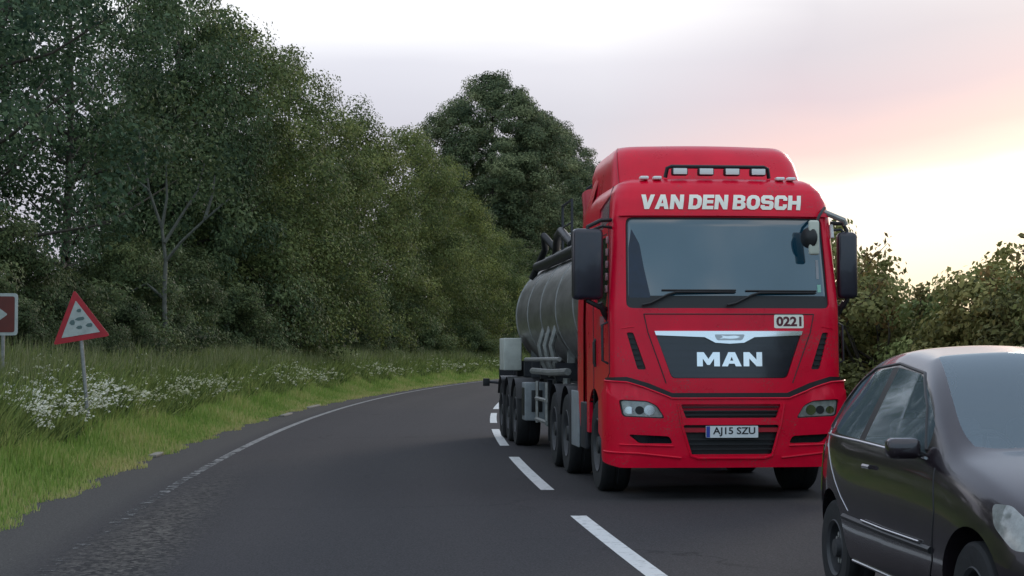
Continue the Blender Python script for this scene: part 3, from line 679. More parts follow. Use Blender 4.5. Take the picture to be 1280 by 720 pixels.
blades('weeds', 90000, lambda r, n, Y: -6.4 - np.abs(r.normal(0, 2.0, n)), (20, 130), lambda r, n, Y, d: r.uniform(.15, .55, n) * np.clip((-d - 5.9) / .8, .3, 1.4), lambda r, n, Y: (.03 + Y * .0006) * r.uniform(.6, 1.4, n),
       M['leaf'], 4, lambda r, n, Y, d: np.clip(r.normal(.6, .22, n), 0, 1), 'broad-leaved green weeds at the top of the verge', 'weeds', lean=.5).color = (1.5, 1.55, 1, 1)
def flowers():
    rg = np.random.default_rng(6); n = 6000
    Y = 24 * np.power(130 / 24, rg.uniform(0, 1, n)); dense = (Y < 33)
    d = np.where(dense, -6.45 - np.abs(rg.normal(0, .8, n)), -6.5 - np.abs(rg.normal(0, .75, n)))
    keep = (rg.uniform(0, 1, n) < np.where(dense, 1, .45 + .4 * np.sin(Y * .35)) * (.25 + .75 * (np.sin(Y * 2.3 + d * 3) * np.sin(Y * .9 - d * 4) > -.1))); Y, d = Y[keep], d[keep]; n = len(Y)
    X, Yp = P(d, Y); Z = gz(d, Y) + rg.uniform(.26, .62, n)
    m = 5; idx = np.repeat(np.arange(n), m); C = np.stack([X, Yp, Z], 1)[idx] + rg.normal(0, .035, (n * m, 3)) * np.array([1, 1, .4])
    V, F = leaf_quads(rg, C, rg.normal(0, .35, C.shape) + np.array([0, -.35, 1]), (.034 + .0006 * Y[idx]) * rg.uniform(.6, 1.3, n * m), .9)
    ti = np.clip(np.where(Y[idx] < 32, .80, .30) + rg.normal(0, .2, n * m), 0, 1)
    o = link_mesh('wildflowers', to_mesh('wildflowers', V, F, tint=ti), M['petal']); tag(o, 'white and cream wildflower heads at the top of the verge', 'wildflowers', kind='stuff')
flowers()
# pale kerb-like stones at the broken road edge
for (px, py, Y, ln) in ((0, 0, 25.6, .75), (0, 0, 47.5, 2.4), (0, 0, 41.5, 1.6)):
    x, y = P(float(edgeL(np.array(Y))) + .10, Y); a = math.atan(-float(hdg(Y))) 
    mb = MB(); mb.box(-.06, .06, -ln / 2, ln / 2, 0, .045, .012)
    o = mb.build('edging_stone', mat('edging_stone', (.24, .22, .19), .9, noise=.35, nscale=14, bump=.5), None); o.location = (float(x), float(y), .002); o.rotation_euler = (0, 0, a)
    tag(o, {25.6: 'short pale edging stone lying at the near broken road edge', 47.5: 'long pale edging stone at the road edge, farthest of three', 41.5: 'pale edging stone at the road edge, middle of three'}[Y], 'edging stone', 'stones at the edge of the road')

# ------------------------------------------------------------------ signs
def warning_sign():
    Y = 27.0; x0 = (112 - 640) / 2170 * Y; z0 = .22
    r = empty('warning_sign', (x0, Y, z0)); r.rotation_euler = (0, R(-5.5), R(-4)); tag(r, 'tilted red and white triangular warning sign on a thin post in the verge', 'road sign')
    MB().tube([(0, .03, -.35), (0, .03, 2.05)], .030, 12).build('post', M['galv'], r)
    rot = Matrix.Rotation(R(-3.5), 3, 'Y')
    def fn(u, v, off):
        q = rot @ Vector((u, 0, v)); return (q.x, q.y - off, q.z + 1.75)
    h = .80; tri = lambda s: [(-.455 * s, -h * s / 3), (.455 * s, -h * s / 3), (0, 2 * h * s / 3)]
    patch('sign_plate', rpoly(tri(1.0), .05), fn, M['sign_red'], r, off=0, thick=.006, two=True)
    patch('sign_face', rpoly(tri(.68), .012), fn, M['sign_white'], r, off=.008, thick=.002)
    sy = []
    for (u, v, a, b) in ((.03, .20, .035, .03), (-.10, .03, .04, .045), (.0, -.06, .045, .03), (.16, -.05, .05, .035), (.03, .07, .07, .03)):
        patch('symbol', [(u + a * math.cos(k * 1.047) * (1 + .3 * (k % 2)), v + b * math.sin(k * 1.047)) for k in range(6)], fn, mat('sign_symbol', (.10, .15, .15), .6), r, off=.011, thick=.002)
    for z_ in (1.55, 1.95): MB().box(-.05, .05, .0, .06, z_, z_ + .05).build('bracket', M['galv'], r)
warning_sign()
def brown_sign():
    Y = 28.0; w, h = 1.0, .68; xr = (22 - 640) / 2170 * Y; cx = xr - w / 2; cz = 1.52 + (440 - 393) / 2170 * Y
    zg = float(gz(cx - Xc(Y), Y))
    r = empty('tourist_sign', (cx, Y, zg)); tag(r, 'brown road sign with white border cut by the left picture edge', 'road sign')
    fn = lambda u, v, off: (u, -off, v + cz - zg)
    rect = lambda a, b: rpoly([(-a, -b), (a, -b), (a, b), (-a, b)], .06)
    patch('sign_plate', rect(w / 2, h / 2), fn, M['sign_white'], r, off=0, thick=.006, two=True)
    patch('sign_face', rpoly([(-w / 2 + .05, -h / 2 + .05), (w / 2 - .05, -h / 2 + .05), (w / 2 - .05, h / 2 - .05), (-w / 2 + .05, h / 2 - .05)], .04), fn, M['sign_brown'], r, off=.008, thick=.002)
    patch('symbol', rpoly([(-.40, .12), (.12, .16), (.34, 0), (.12, -.16), (-.40, -.12)], .03), fn, M['sign_white'], r, off=.011, thick=.002)
    patch('symbol', rpoly([(.02, .07), (.14, .07), (.22, 0), (.14, -.07), (.02, -.07)], .02), fn, M['sign_brown'], r, off=.014, thick=.002)
    MB().tube([(-.25, .04, -.35), (-.25, .04, cz - zg + h / 2)], .032, 10).build('post', M['galv'], r)
    MB().tube([(.25, .04, -.35), (.25, .04, cz - zg + h / 2)], .032, 10).build('post', M['galv'], r)
brown_sign()

# ------------------------------------------------------------------ tanker lorry
TR = empty('tanker_truck', (2.24, 17.8, 0), R(5.2))
tag(TR, 'red articulated lorry cab coming towards the viewer and pulling a steel tank trailer', 'truck')
def interp(tbl):
    zs = [a for a, b in tbl]; vs = [b for a, b in tbl]
    return lambda z: float(np.interp(z, zs, vs))
cf = interp([(0.3, .02), (.8, .02), (1.2, .03), (1.95, .07), (2.93, .24), (3.10, .29), (3.22, .36), (3.30, .44), (3.35, .55), (3.37, .72)])
cw = interp([(0, 1.215), (2.0, 1.215), (2.93, 1.165), (3.10, 1.145), (3.22, 1.11), (3.30, 1.06), (3.35, .98), (3.37, .86)])
cr = interp([(0, .24), (1.9, .22), (2.9, .20), (3.37, .22)])
def cab(s, z, off=0, dw=0):
    w, f, r = cw(z) + dw, cf(z), cr(z); a = w - r; q = abs(s); sg = -1 if s < 0 else 1; bow = .05
    if q <= a: n = Vector((0, -1, 0)); p = Vector((q, f + bow * (q / a) ** 2, z))
    else:
        t_ = (q - a) / r
        if t_ <= math.pi / 2: n = Vector((math.sin(t_), -math.cos(t_), 0)); p = Vector((a + r * math.sin(t_), f + bow + r - r * math.cos(t_), z))
        else: n = Vector((1, 0, 0)); p = Vector((w, f + bow + r + (q - a - math.pi / 2 * r), z))
    p = p + n * off; return (p.x * sg, p.y, p.z)
SU = [x * .25 for x in range(-14, 15)] + [sg * (.94 + k * .045) for k in range(11) for sg in (-1, 1)]
SV = [.3 + .14 * k for k in range(20)] + [2.93, 3.02, 3.10, 3.16, 3.22, 3.26, 3.30, 3.33, 3.35, 3.36]
K = dict(su=SU, sv=SV)
def mir(poly): return [(-x, z) for x, z in reversed(poly)]
SE = 3.05                                  # side end in s
ws = rpoly([(-1.06, 1.97), (1.08, 1.97), (1.04, 2.92), (-1.04, 2.92)], .07)
swin = rpoly([(1.50, 1.98), (2.35, 1.98), (2.35, 2.74), (1.52, 2.74), (1.36, 2.30)], .05)
qrefl = rpoly([(1.36, 2.90), (2.25, 2.80), (2.12, 3.08), (1.46, 3.20)], .04)
grl = rpoly([(-.76, 1.70), (.76, 1.70), (.60, 1.25), (-.60, 1.25)], .04)
slot = rpoly([(-1.06, 1.72), (-.99, 1.72), (-.86, 1.34), (-.95, 1.34)], .02)
# outer skin: front and sides with openings; wheel arch cut out of the lower side
arch = [(1.205 + 0, .98)]
ax_s = 1.215 - .24 + math.pi / 2 * .24 + (1.4 - .02 - .05 - .24)     # s of the front axle
archp = [(ax_s + .60 * math.cos(a), .5 + .62 * math.sin(a)) for a in np.linspace(math.pi * .16, math.pi * .84, 14)]
lowR = [(1.9, .92)] + [(x, z) for x, z in reversed(archp) if x > 1.9 and z > .92] + [(2.85, .62), (SE, .62)]
outer = [(-SE, 3.37)] + [(-SE, .62)] + [(-x, z) for x, z in reversed(lowR[:-1])] + lowR + [(SE, 3.37)]
body = patch('cab', outer, cab, M['red'], TR, holes=[ws, swin, mir(swin), qrefl, mir(qrefl), grl, slot, mir(slot)], off=-.04, thick=.04, **K)
# roof cap and rear wall
mb = MB()
ring = [Vector(cab(s, 3.37, -.002)) for s in np.linspace(-SE, SE, 60)]
mb.add([p for p in ring] + [Vector((p.x * .6, max(p.y, 1.0) if p.y < 1 else p.y, 3.40)) for p in ring], [(i, i + 1, i + 61, i + 60) for i in range(59)] + [tuple(range(60, 120))])
mb.add([(-1.19, 2.36, .8), (1.19, 2.36, .8), (1.15, 2.36, 3.0), (.87, 2.36, 3.37), (-.87, 2.36, 3.37), (-1.15, 2.36, 3.0)], [(0, 1, 2, 3, 4, 5)])
mb.build('roof', M['red'], TR)
# dark backing behind openings, with glass in them
inner = MB(); 
bk = patch('interior', [(-2.6, 1.05), (2.6, 1.05), (2.6, 3.3), (-2.6, 3.3)], cab, M['black'], TR, off=-.13, thick=.01, **K)
scr = patch('windscreen', rpoly([(-1.08, 1.95), (1.10, 1.95), (1.06, 2.94), (-1.06, 2.94)], .07), cab, M['screen'], TR, off=-.03, thick=.006, **K)
for pl, nm, mt in ((swin, 'side_window', 'darkglass'), (qrefl, 'reflection_pane', 'pale_reflection')):
    cx = sum(p[0] for p in pl) / len(pl); cz = sum(p[1] for p in pl) / len(pl)
    big = [(cx + (x - cx) * 1.04, cz + (z - cz) * 1.04) for x, z in pl]
    patch(nm, big, cab, M[mt], TR, off=-.02, thick=.004, **K); patch(nm, mir(big), cab, M[mt], TR, off=-.02, thick=.004, **K)
# black rubber surround of the windscreen, lower cowl band, inspection sticker strip
patch('screen_seal', rpoly([(-1.075, 1.955), (1.095, 1.955), (1.055, 2.935), (-1.055, 2.935)], .07), cab, M['black'], scr, holes=[rpoly([(-1.035, 2.06), (1.055, 2.06), (1.02, 2.90), (-1.02, 2.90)], .06)], off=-.022, thick=.004, **K)
patch('dash_band', [(-1.035, 2.045), (1.05, 2.045), (1.04, 2.10), (-1.03, 2.10)], cab, M['black'], scr, off=-.0235, thick=.003, **K)
patch('dark_reflection', rpoly([(-1.03, 2.08), (-.80, 2.08), (-.86, 2.38), (-.90, 2.64), (-.98, 2.80), (-1.02, 2.60)], .02), cab, mat('blue_reflection', (.006, .016, .040), .35, noise=.3, nscale=9), scr, off=-.0215, thick=.0015, **K)  # dark blue patch painting a reflection on the screen
patch('sticker', [(.96, 2.14), (1.0, 2.14), (1.0, 2.22), (.96, 2.22)], cab, mat('green_sticker', (.25, .5, .4), .5), scr, off=-.021, thick=.001, **K)
patch('sticker', [(.955, 2.28), (.985, 2.28), (.985, 2.48), (.955, 2.48)], cab, mat('grey_sticker', (.3, .3, .32), .5), scr, off=-.021, thick=.001, **K)
def wiper(s0, z0, s1, z1):
    zf = lambda t_: z0 + (z1 - z0) * float(sm(min(1.0, t_ * 2.6)))
    p = [Vector(cab(s0 + (s1 - s0) * t_, zf(t_), .03 - .03 * t_)) for t_ in np.linspace(0, 1, 12)]
    w = MB().tube(p, [.016 - .0007 * q for q in range(12)], 6).build('wiper', M['black'], TR)
    q = [Vector(cab(s0 + (s1 - s0) * (t_ * .95) - .02, z1 + .022, -.012)) for t_ in np.linspace(.25, 1.08, 8)]
    MB().tube(q, .010, 5).build('blade', M['black'], w); return w
wiper(-.90, 2.00, .08, 2.135); wiper(-.02, 2.00, .94, 2.13)
# grille
gp = patch('grille', rpoly([(-.755, 1.695), (.755, 1.695), (.595, 1.255), (-.595, 1.255)], .04), cab, M['gloss_black'], TR, off=-.035, thick=.02, **K)
for k in range(5):
    z = 1.31 + k * .075; w_ = .58 + (z - 1.25) * .345
    patch('grille_bar', [(-w_, z), (w_, z), (w_ + .004, z + .010), (-w_ - .004, z + .010)], cab, M['gloss_black'], gp, off=-.015, thick=.005, **K)
patch('chrome_strip', [(-.775, 1.735), (.775, 1.735), (.76, 1.692), (.26, 1.672), (.15, 1.615), (.0, 1.605), (-.15, 1.615), (-.26, 1.672), (-.76, 1.692)], cab, M['chrome'], TR, off=-.01, thick=.030, **K)
# small rearing animal badge, generic outline engraved on the strip
patch('badge', rpoly([(-.13, 1.64), (.13, 1.64), (.16, 1.70), (-.16, 1.70)], .02), cab, mat('badge_steel', (.45, .45, .47), .3, 1), TR, off=.021, thick=.004, **K)
patch('badge', rpoly([(-.11, 1.655), (-.06, 1.66), (.0, 1.655), (.07, 1.66), (.11, 1.675), (.06, 1.688), (-.03, 1.682), (-.09, 1.69), (-.07, 1.672)], .005), cab, M['chrome'], TR, off=.026, thick=.002, **K)
block_text('brand_letters', 'MAN', cab, 0, 1.445, .68, .145, -.008, .014, M['chrome'], TR, 0, .10)
block_text('fleet_name', 'VAN DEN BOSCH', cab, -.01, 3.085, 1.70, .158, .004, .006, M['cream'], TR, .12, .075)
patch('number_tile', rpoly([(.475, 1.765), (.79, 1.765), (.79, 1.905), (.475, 1.905)], .02), cab, M['cream'], TR, off=.001, thick=.002, **K)
text_on('fleet_number', '0221', .13, cab, .633, 1.835, .0035, mat('fleet_ink', (.10, .01, .02), .5), TR, depth=.001, width=.27, bold=.005)
for pl in (slot, mir(slot)):
    cx = sum(p[0] for p in pl) / len(pl); sp_ = patch('air_slot', [(x, z) for x, z in pl], cab, M['black'], TR, off=-.035, thick=.006, **K)
    sg = 1 if cx > 0 else -1
    for k in range(6):
        z = 1.38 + k * .056; xx = sg * (.925 + (z - 1.34) * .27)
        patch('fin', [(xx - .04, z), (xx + .04, z), (xx + .04, z + .012), (xx - .04, z + .012)], cab, M['black'], sp_, off=-.028, thick=.02, **K)
# seams of the front flap and corner panels, doors
def seam(path, name='panel_gap', m='black', r=.006, off=.001):
    pts = []
    for (a, b), (c, d) in zip(path[:-1], path[1:]):
        n = max(2, int(math.hypot(c - a, d - b) / .06)); pts += [cab(a + (c - a) * k / n, b + (d - b) * k / n, off) for k in range(n)]
    pts.append(cab(*path[-1], off)); return MB().tube(pts, r, 5).build(name, M[m], TR)
seam([(-.88, 1.91), (.90, 1.91)]); seam([(-.88, 1.91), (-.84, 1.72), (-.66, 1.20)]); seam([(.90, 1.91), (.86, 1.72), (.66, 1.20)])
for sg in (-1, 1):
    seam([(sg * 1.42, 3.30), (sg * 1.30, 2.1), (sg * 1.30, 1.30), (sg * 1.62, 1.15)]); seam([(sg * 2.45, .9), (sg * 2.45, 2.77), (sg * 1.50, 2.77)])
    seam([(sg * 1.12, 1.76), (sg * .98, 1.78)], m='red'); 
    h = MB(); a, b = cab(sg * 2.28, 1.62, .02), cab(sg * 2.28, 1.40, .02); h.tube([cab(sg * 2.28, 1.66, 0), a, b, cab(sg * 2.28, 1.36, 0)], .018, 6).build('door_handle', M['black'], TR)
    patch('side_decal', rpoly([(sg * x, z) for x, z in ([(1.62, 1.80), (1.95, 1.80), (1.95, 1.90), (1.62, 1.90)] if sg > 0 else [(1.95, 1.80), (1.62, 1.80), (1.62, 1.90), (1.95, 1.90)])], .01), cab, mat('grey_decal', (.30, .10, .12), .5), TR, off=.001, thick=.002, **K)
    MB().tube([cab(sg * 1.36, 1.40, .0), cab(sg * 1.36, 1.43, .06), cab(sg * 1.37, 1.80, .06), cab(sg * 1.37, 1.83, 0)], .014, 6).build('grab_handle', M['chassis'], TR)
# side intake panel on the cab corner
# bumper
bump_f = lambda s, z, off=0: cab(s, z, off + .055 - .10 * max(0, (.46 - z)) ** 1 - (.02 if z > 1.12 else 0), .02)
BE = 1.62
bo = [(-.62, 1.04), (-.90, 1.15), (-1.06, 1.20), (-1.35, 1.22), (-BE, 1.17), (-BE, .68), (-1.40, .62), (-1.38, .40), (-1.12, .34), (1.12, .34), (1.38, .40), (1.40, .62), (BE, .68), (BE, 1.17), (1.35, 1.22), (1.06, 1.20), (.90, 1.15), (.62, 1.04)]
h_up = rpoly([(-.52, .985), (.52, .985), (.47, .845), (-.47, .845)], .02)
h_pl = rpoly([(-.50, .775), (.50, .775), (.49, .70), (.43, .475), (-.43, .475), (-.49, .70)], .03)
h_hl = rpoly([(-1.13, 1.035), (-.86, 1.02), (-.76, .97), (-.68, .84), (-1.10, .86)], .035)
h_fg = rpoly([(-1.05, .68), (-.64, .66), (-.60, .585), (-.95, .59)], .03)
patch('bumper', rpoly(bo, .03, 2), bump_f, M['red'], TR, holes=[h_up, h_pl, h_hl, mir(h_hl), h_fg, mir(h_fg)], off=-.05, thick=.05, **K)
patch('bumper_recess', [(-1.25, .40), (1.25, .40), (1.25, 1.20), (-1.25, 1.20)], cab, M['black'], TR, off=-.03, thick=.01, **K)
# lip trims that catch the light
def lip(path, r=.010, m='red', off=.004, nm='bumper_lip'):
    pts = []
    for (a, b), (c, d) in zip(path[:-1], path[1:]):
        n = max(2, int(math.hypot(c - a, d - b) / .06)); pts += [bump_f(a + (c - a) * k / n, b + (d - b) * k / n, off) for k in range(n)]
    pts.append(bump_f(*path[-1], off)); return MB().tube(pts, r, 6).build(nm, M[m], TR)
lip([(-.55, .99), (-.52, .80), (-.42, .46), (-.34, .435), (.34, .435), (.42, .46), (.52, .80), (.55, .99)], .014)
lip([(-1.3, .50), (-.95, .485), (-.52, .44)], .011); lip([(1.3, .50), (.95, .485), (.52, .44)], .011)
lip([(-1.12, .575), (-.60, .56)], .010); lip([(1.12, .575), (.60, .56)], .010)
lip([(-.62, 1.05), (-.90, 1.16), (-1.06, 1.21), (-1.32, 1.225)], .010); lip([(.62, 1.05), (.90, 1.16), (1.06, 1.21), (1.32, 1.225)], .010); lip([(-.62, 1.045), (.62, 1.045)], .010)
# black strip laid on to paint the shadow of the gap between cab and bumper
patch('gap_shade', [(-1.50, 1.14), (-1.35, 1.165), (-1.06, 1.15), (-.90, 1.10), (-.62, .985), (.62, .985), (.90, 1.10), (1.06, 1.15), (1.35, 1.165), (1.50, 1.14), (1.50, 1.25), (1.06, 1.265), (.84, 1.20), (.60, 1.10), (-.60, 1.10), (-.84, 1.20), (-1.06, 1.265), (-1.50, 1.25)], cab, M['black'], TR, off=.004, thick=.012, **K)
for k, (z, w_) in enumerate(((.87, .48), (.91, .49), (.95, .50))): patch('intake_bar', [(-w_, z), (w_, z), (w_, z + .012), (-w_, z + .012)], bump_f, M['black'], TR, off=-.04, thick=.02, **K)
patch('bumper_bar', [(-.50, .70), (.50, .70), (.50, .745), (-.50, .745)], bump_f, M['red_dull'], TR, off=-.045, thick=.028, **K)
for z in (.52, .57, .62): patch('intake_bar', [(-.46, z), (.46, z), (.46, z + .012), (-.46, z + .012)], bump_f, M['black'], TR, off=-.045, thick=.02, **K)
# steps hole in the bumper
pt = patch('number_plate', rpoly([(-.265, .645), (.275, .645), (.275, .765), (-.265, .765)], .008), bump_f, M['plate'], TR, off=-.01, thick=.018, **K)
patch('plate_band', [(-.262, .648), (-.225, .648), (-.225, .762), (-.262, .762)], bump_f, M['plateblue'], pt, off=.0085, thick=.001, **K)
text_on('plate_letters', 'AJ15 SZU', .098, bump_f, .025, .705, .0085, M['ink'], pt, depth=.001, width=.44, bold=.002)
for sg in (-1, 1):
    q = h_hl if sg < 0 else mir(h_hl)
    hl = patch('headlight', q, bump_f, M['lens'], TR, off=-.045, thick=.028, **K)
    for dx, rr in ((-.84, .055), (-.94, .045), (-1.04, .04)):
        s0 = dx if sg < 0 else -dx
        patch('reflector', [(s0 + rr * math.cos(a), .925 + rr * .95 * math.sin(a)) for a in np.linspace(0, 6.283, 15)[:-1]], bump_f, M['black' if rr == .045 else 'lampglass'], hl, off=-.016, thick=.005, **K)
    patch('housing_rim', [(s0_[0] * 1, s0_[1]) for s0_ in q], bump_f, M['black'], hl, holes=[[(sum(p[0] for p in q) / len(q) + (x - sum(p[0] for p in q) / len(q)) * .93, sum(p[1] for p in q) / len(q) + (z - sum(p[1] for p in q) / len(q)) * .88) for x, z in q]], off=-.02, thick=.006, **K)
    f = h_fg if sg < 0 else mir(h_fg)
    patch('fog_light', [(x * .98, z) for x, z in f], bump_f, M['darkglass'], TR, off=-.045, thick=.012, **K)
    MB().lathe([(0, 0), (.022, 0), (.022, .015), (0, .02)], 12, Matrix.Translation(Vector(bump_f(sg * 1.55, .80, 0)))).build('side_marker', M['amber'], TR)
    # wheel-arch liner and mudguard
    mb = MB()
    aa = np.linspace(-.05, math.pi * 1.02, 18); mb.grid([[(sg * x, 1.4 + .60 * math.cos(a), .5 + .62 * math.sin(a)) for x in (.72, 1.20)] for a in aa]).build('wheel_arch', M['black'], TR)
    mb = MB(); mb.box(sg * 1.20 - .03, sg * 1.20 + .03, 2.0, 2.45, .42, .95, .02).build('cab_step', M['chassis'], TR)
    MB().box(min(sg * 1.00, sg * 1.21), max(sg * 1.00, sg * 1.21), 2.02, 2.40, .60, .63, .005).build('step_tread', M['galv'], TR)
# sun visor lip over the windscreen
patch('visor_lip', rpoly([(-1.12, 2.935), (1.12, 2.935), (1.11, 2.975), (-1.11, 2.975)], .01), cab, M['red'], TR, off=.0, thick=.035, **K)
# roof spoiler
def spo(s, z, off=0):
    w = float(np.interp(z, [3.28, 3.6, 3.72, 3.79, 3.82], [1.06, 1.02, .98, .92, .80])); f = float(np.interp(z, [3.28, 3.6, 3.72, 3.79, 3.82], [.80, 1.02, 1.14, 1.30, 1.62])); r = .26
    a = w - r; q = abs(s); sg = -1 if s < 0 else 1
    if q <= a: p = Vector((q, f + .10 * (q / a) ** 2, z))
    else:
        t_ = (q - a) / r
        if t_ <= math.pi / 2: p = Vector((a + r * math.sin(t_), f + .10 + r - r * math.cos(t_), z))
        else: p = Vector((w, min(2.9, f + .10 + r + (q - a - math.pi / 2 * r)), z))
    return (p.x * sg, p.y, p.z)
mb = MB(); zz = [3.28, 3.4, 3.5, 3.6, 3.66, 3.72, 3.76, 3.79, 3.81, 3.82]; ss = np.concatenate([np.linspace(-2.7, -1.25, 5), np.linspace(-1.2, -.72, 11), np.linspace(-.6, .6, 7), np.linspace(.72, 1.2, 11), np.linspace(1.25, 2.7, 5)])
G = [[spo(s, z) for s in ss] for z in zz]; mb.grid(G)
top = G[-1]; n = len(top); mb.add([tuple(p) for p in top], [tuple(range(n))])
mb.add([(-1.02, 2.55, 3.28), (1.02, 2.55, 3.28), (.95, 2.55, 3.76), (-.95, 2.55, 3.76)], [(0, 1, 2, 3)])
mb.build('roof_spoiler', M['red'], TR, 45)
seam_pts = [spo(-1.02, z) for z in zz]; MB().tube([(x - .002, y - .006, z) for x, y, z in seam_pts], .007, 5).build('spoiler_seam', M['red_dull'], TR)
# side deflectors behind the cab
for sg in (-1, 1):
    mb = MB(); rows = []
    for z in np.linspace(.66, 3.72, 16):
        x0 = cw(min(z, 3.2)) if z < 3.2 else float(np.interp(z, [3.2, 3.72], [1.12, .97])); ye = float(np.interp(z, [.66, 1.0, 3.2, 3.72], [2.62, 3.0, 3.0, 2.75]))
        rows.append([(sg * (x0 - .002), 2.32, z), (sg * (x0 + .004), 2.5, z), (sg * (x0 + .0), (2.5 + ye) / 2, z), (sg * (x0 - .02), ye - .04, z), (sg * (x0 - .05), ye, z)])
    mb.grid(rows); rows2 = [[(p[0] - sg * .03, p[1], p[2]) for p in r] for r in rows]; mb.grid([r[::-1] for r in rows2])
    mb.grid([[r[-1], q[-1]] for r, q in zip(rows, rows2)]); mb.build('side_deflector', M['red'], TR, 45)
# roof light bar with spot lamps and air horns
mb = MB(); mb.tube([(-.56, .62, 3.37), (-.54, .60, 3.47), (-.50, .59, 3.485), (.50, .59, 3.485), (.54, .60, 3.47), (.56, .62, 3.37)], .022, 8); lb = mb.build('light_bar', M['black'], TR)
for x in (-.42, -.14, .14, .42):
    lamp = MB().box(x - .085, x + .085, .50, .60, 3.385, 3.465, .02).build('roof_lamp', M['black'], TR)
    MB().box(x - .072, x + .072, .492, .503, 3.395, 3.457, .003).build('lamp_glass', M['white'], lamp)
for x in (-.80, -.66, .66, .78):
    MB().box(x - .045, x + .045, .50, .60, 3.34, 3.375, .012).build('roof_marker', M['white'], TR)
# mirrors
def mirror(x0, x1, y, z0, z1, yaw, sg):
    mb = MB(); c = Vector(((x0 + x1) / 2, y, (z0 + z1) / 2)); hw = (x1 - x0) / 2; hh = (z1 - z0) / 2
    mb.box(-hw, hw, -.07, .09, -hh, hh, .05); rot = Matrix.Rotation(yaw, 3, 'Z'); mb.v = [tuple(rot @ Vector(v) + c) for v in mb.v]
    o = mb.build('mirror', M['mirror_shell'], TR, 50)
    g = MB(); g.box(-hw + .03, hw - .03, .091, .095, -hh + .03, hh - .03, .0); g.v = [tuple(rot @ Vector(v) + c) for v in g.v]; g.build('mirror_glass', M['lampglass'], o, 50)
    px = sg * 1.17
    ar = MB(); ar.tube([(px, .42, z1 + .10), (px + sg * .12, y + .02, z1 + .09), (c.x, y, z1 + .02), (c.x, y, z1 - .05)], .022, 7)
    ar.build('mirror_arm', M['black'], o); ar = MB()
    ar.tube([(px, .42, z1 + .02), (px + sg * .10, y + .03, z1 + .03), (c.x, y + .02, z1 - .03)], .016, 7)
    ar.build('mirror_arm', M['black'], o); ar = MB()
    ar.tube([(px + sg * .03, .42, z0 - .10), (px + sg * .12, y + .02, z0 - .08), (c.x, y, z0 - .01), (c.x, y, z0 + .06)], .026, 7)
    ar.build('mirror_arm', M['black'], o); ar = MB()
    ar.tube([(px + sg * .03, .44, z0 - .20), (px + sg * .08, y + .05, z0 - .14), (px + sg * .13, y + .02, z0 - .03)], .03, 7)
    ar.build('mirror_arm', M['black'], o)
mirror(-1.59, -1.27, .34, 2.06, 2.80, R(12), -1); mirror(1.22, 1.43, .34, 2.08, 2.78, R(-8), 1)
# marker strip on the door pillar beside the left mirror
for k in range(5):
    z = 2.14 + k * .13; p = Vector(cab(-1.40, z, .012)); MB().box(p.x - .012, p.x + .012, p.y - .035, p.y + .035, z, z + .075, .005).build('pillar_reflector', mat('pink_reflector', (.50, .25, .28), .3), TR)
# front kerb mirror hung over the windscreen corner
mb = MB(); mb.tube([cab(1.06, 3.0, .0), cab(1.0, 3.02, .16), cab(.95, 2.93, .24), cab(.92, 2.86, .24)], .016, 7); km = mb.build('kerb_mirror', M['black'], TR)
c = Vector(cab(.83, 2.70, .20)); b = MB(); b.lathe([(0, -.05), (.07, -.04), (.105, .0), (.11, .03), (0, .035)], 22, Matrix.Translation(c) @ Matrix.Rotation(R(35), 4, 'Z') @ Matrix.Scale(.55, 4, (1, 0, 0))); b.build('mirror_bowl', M['black'], km)
c = Vector(cab(.885, 2.70, .22)); MB().box(c.x - .055, c.x + .055, c.y - .03, c.y + .03, 2.52, 2.88, .025).build('mirror_back', mat('pale_mirror_back', (.55, .56, .48), .4), km)
MB().tube([cab(1.09, 2.99, .01), (1.28, .28, 2.90), (1.30, .30, 2.86)], .03, 8).build('arm_cover', M['galv'], km)
MB().tube([cab(1.20, 2.86, .02), cab(1.20, 2.72, .02)], .022, 8).build('side_lamp', M['white'], TR)
# wheels
def wheel(x, y, r=.50, w=.30, parent=TR, sg=-1, dual=False, rimm='rim', name='wheel'):
    W4 = Matrix.Translation((x, y, r)); hw = w / 2
    prof = [(r * .58, -hw * .92), (r * .80, -hw), (r * .93, -hw * .98), (r * .985, -hw * .82), (r, -hw * .6), (r * .997, -.02), (r * .985, -.015), (r * .985, .015), (r * .997, .02), (r, hw * .6), (r * .985, hw * .82), (r * .93, hw * .98), (r * .80, hw), (r * .58, hw * .92)]
    o = MB().lathe(prof, 40, W4).build(name, M['rubber'], parent, 35)
    s = sg; f = [(r * .60, s * hw * .9), (r * .57, s * hw * .98), (r * .52, s * hw * .8), (r * .50, s * hw * .2), (r * .36, s * hw * .1), (r * .34, s * hw * .5), (r * .20, s * hw * .62), (r * .18, s * hw * .95), (0, s * hw)]
    rm = MB().lathe(f, 30, W4); rm.build('rim', M[rimm], o, 35)
    nb = MB()
    for k in range(10):
        a = k * .628; nb.lathe([(.0, s * (hw * .62)), (.018, s * hw * .6), (.018, s * hw * .2)], 6, W4 @ Matrix.Translation((0, r * .28 * math.cos(a), r * .28 * math.sin(a))))
    nb.build('wheel_nuts', M['galv'], o, 35)
    return o
for sg in (-1, 1):
    wheel(sg * 1.03, 1.40, .50, .32, sg=sg); wheel(sg * 1.03, 4.15, .50, .33, sg=sg); wheel(sg * 1.03, 5.45, .50, .33, sg=sg)
    wheel(sg * .70, 5.45, .50, .30, sg=sg)
    for y in (10.7, 12.0, 13.3): wheel(sg * 1.04, y, .50, .38, sg=sg)
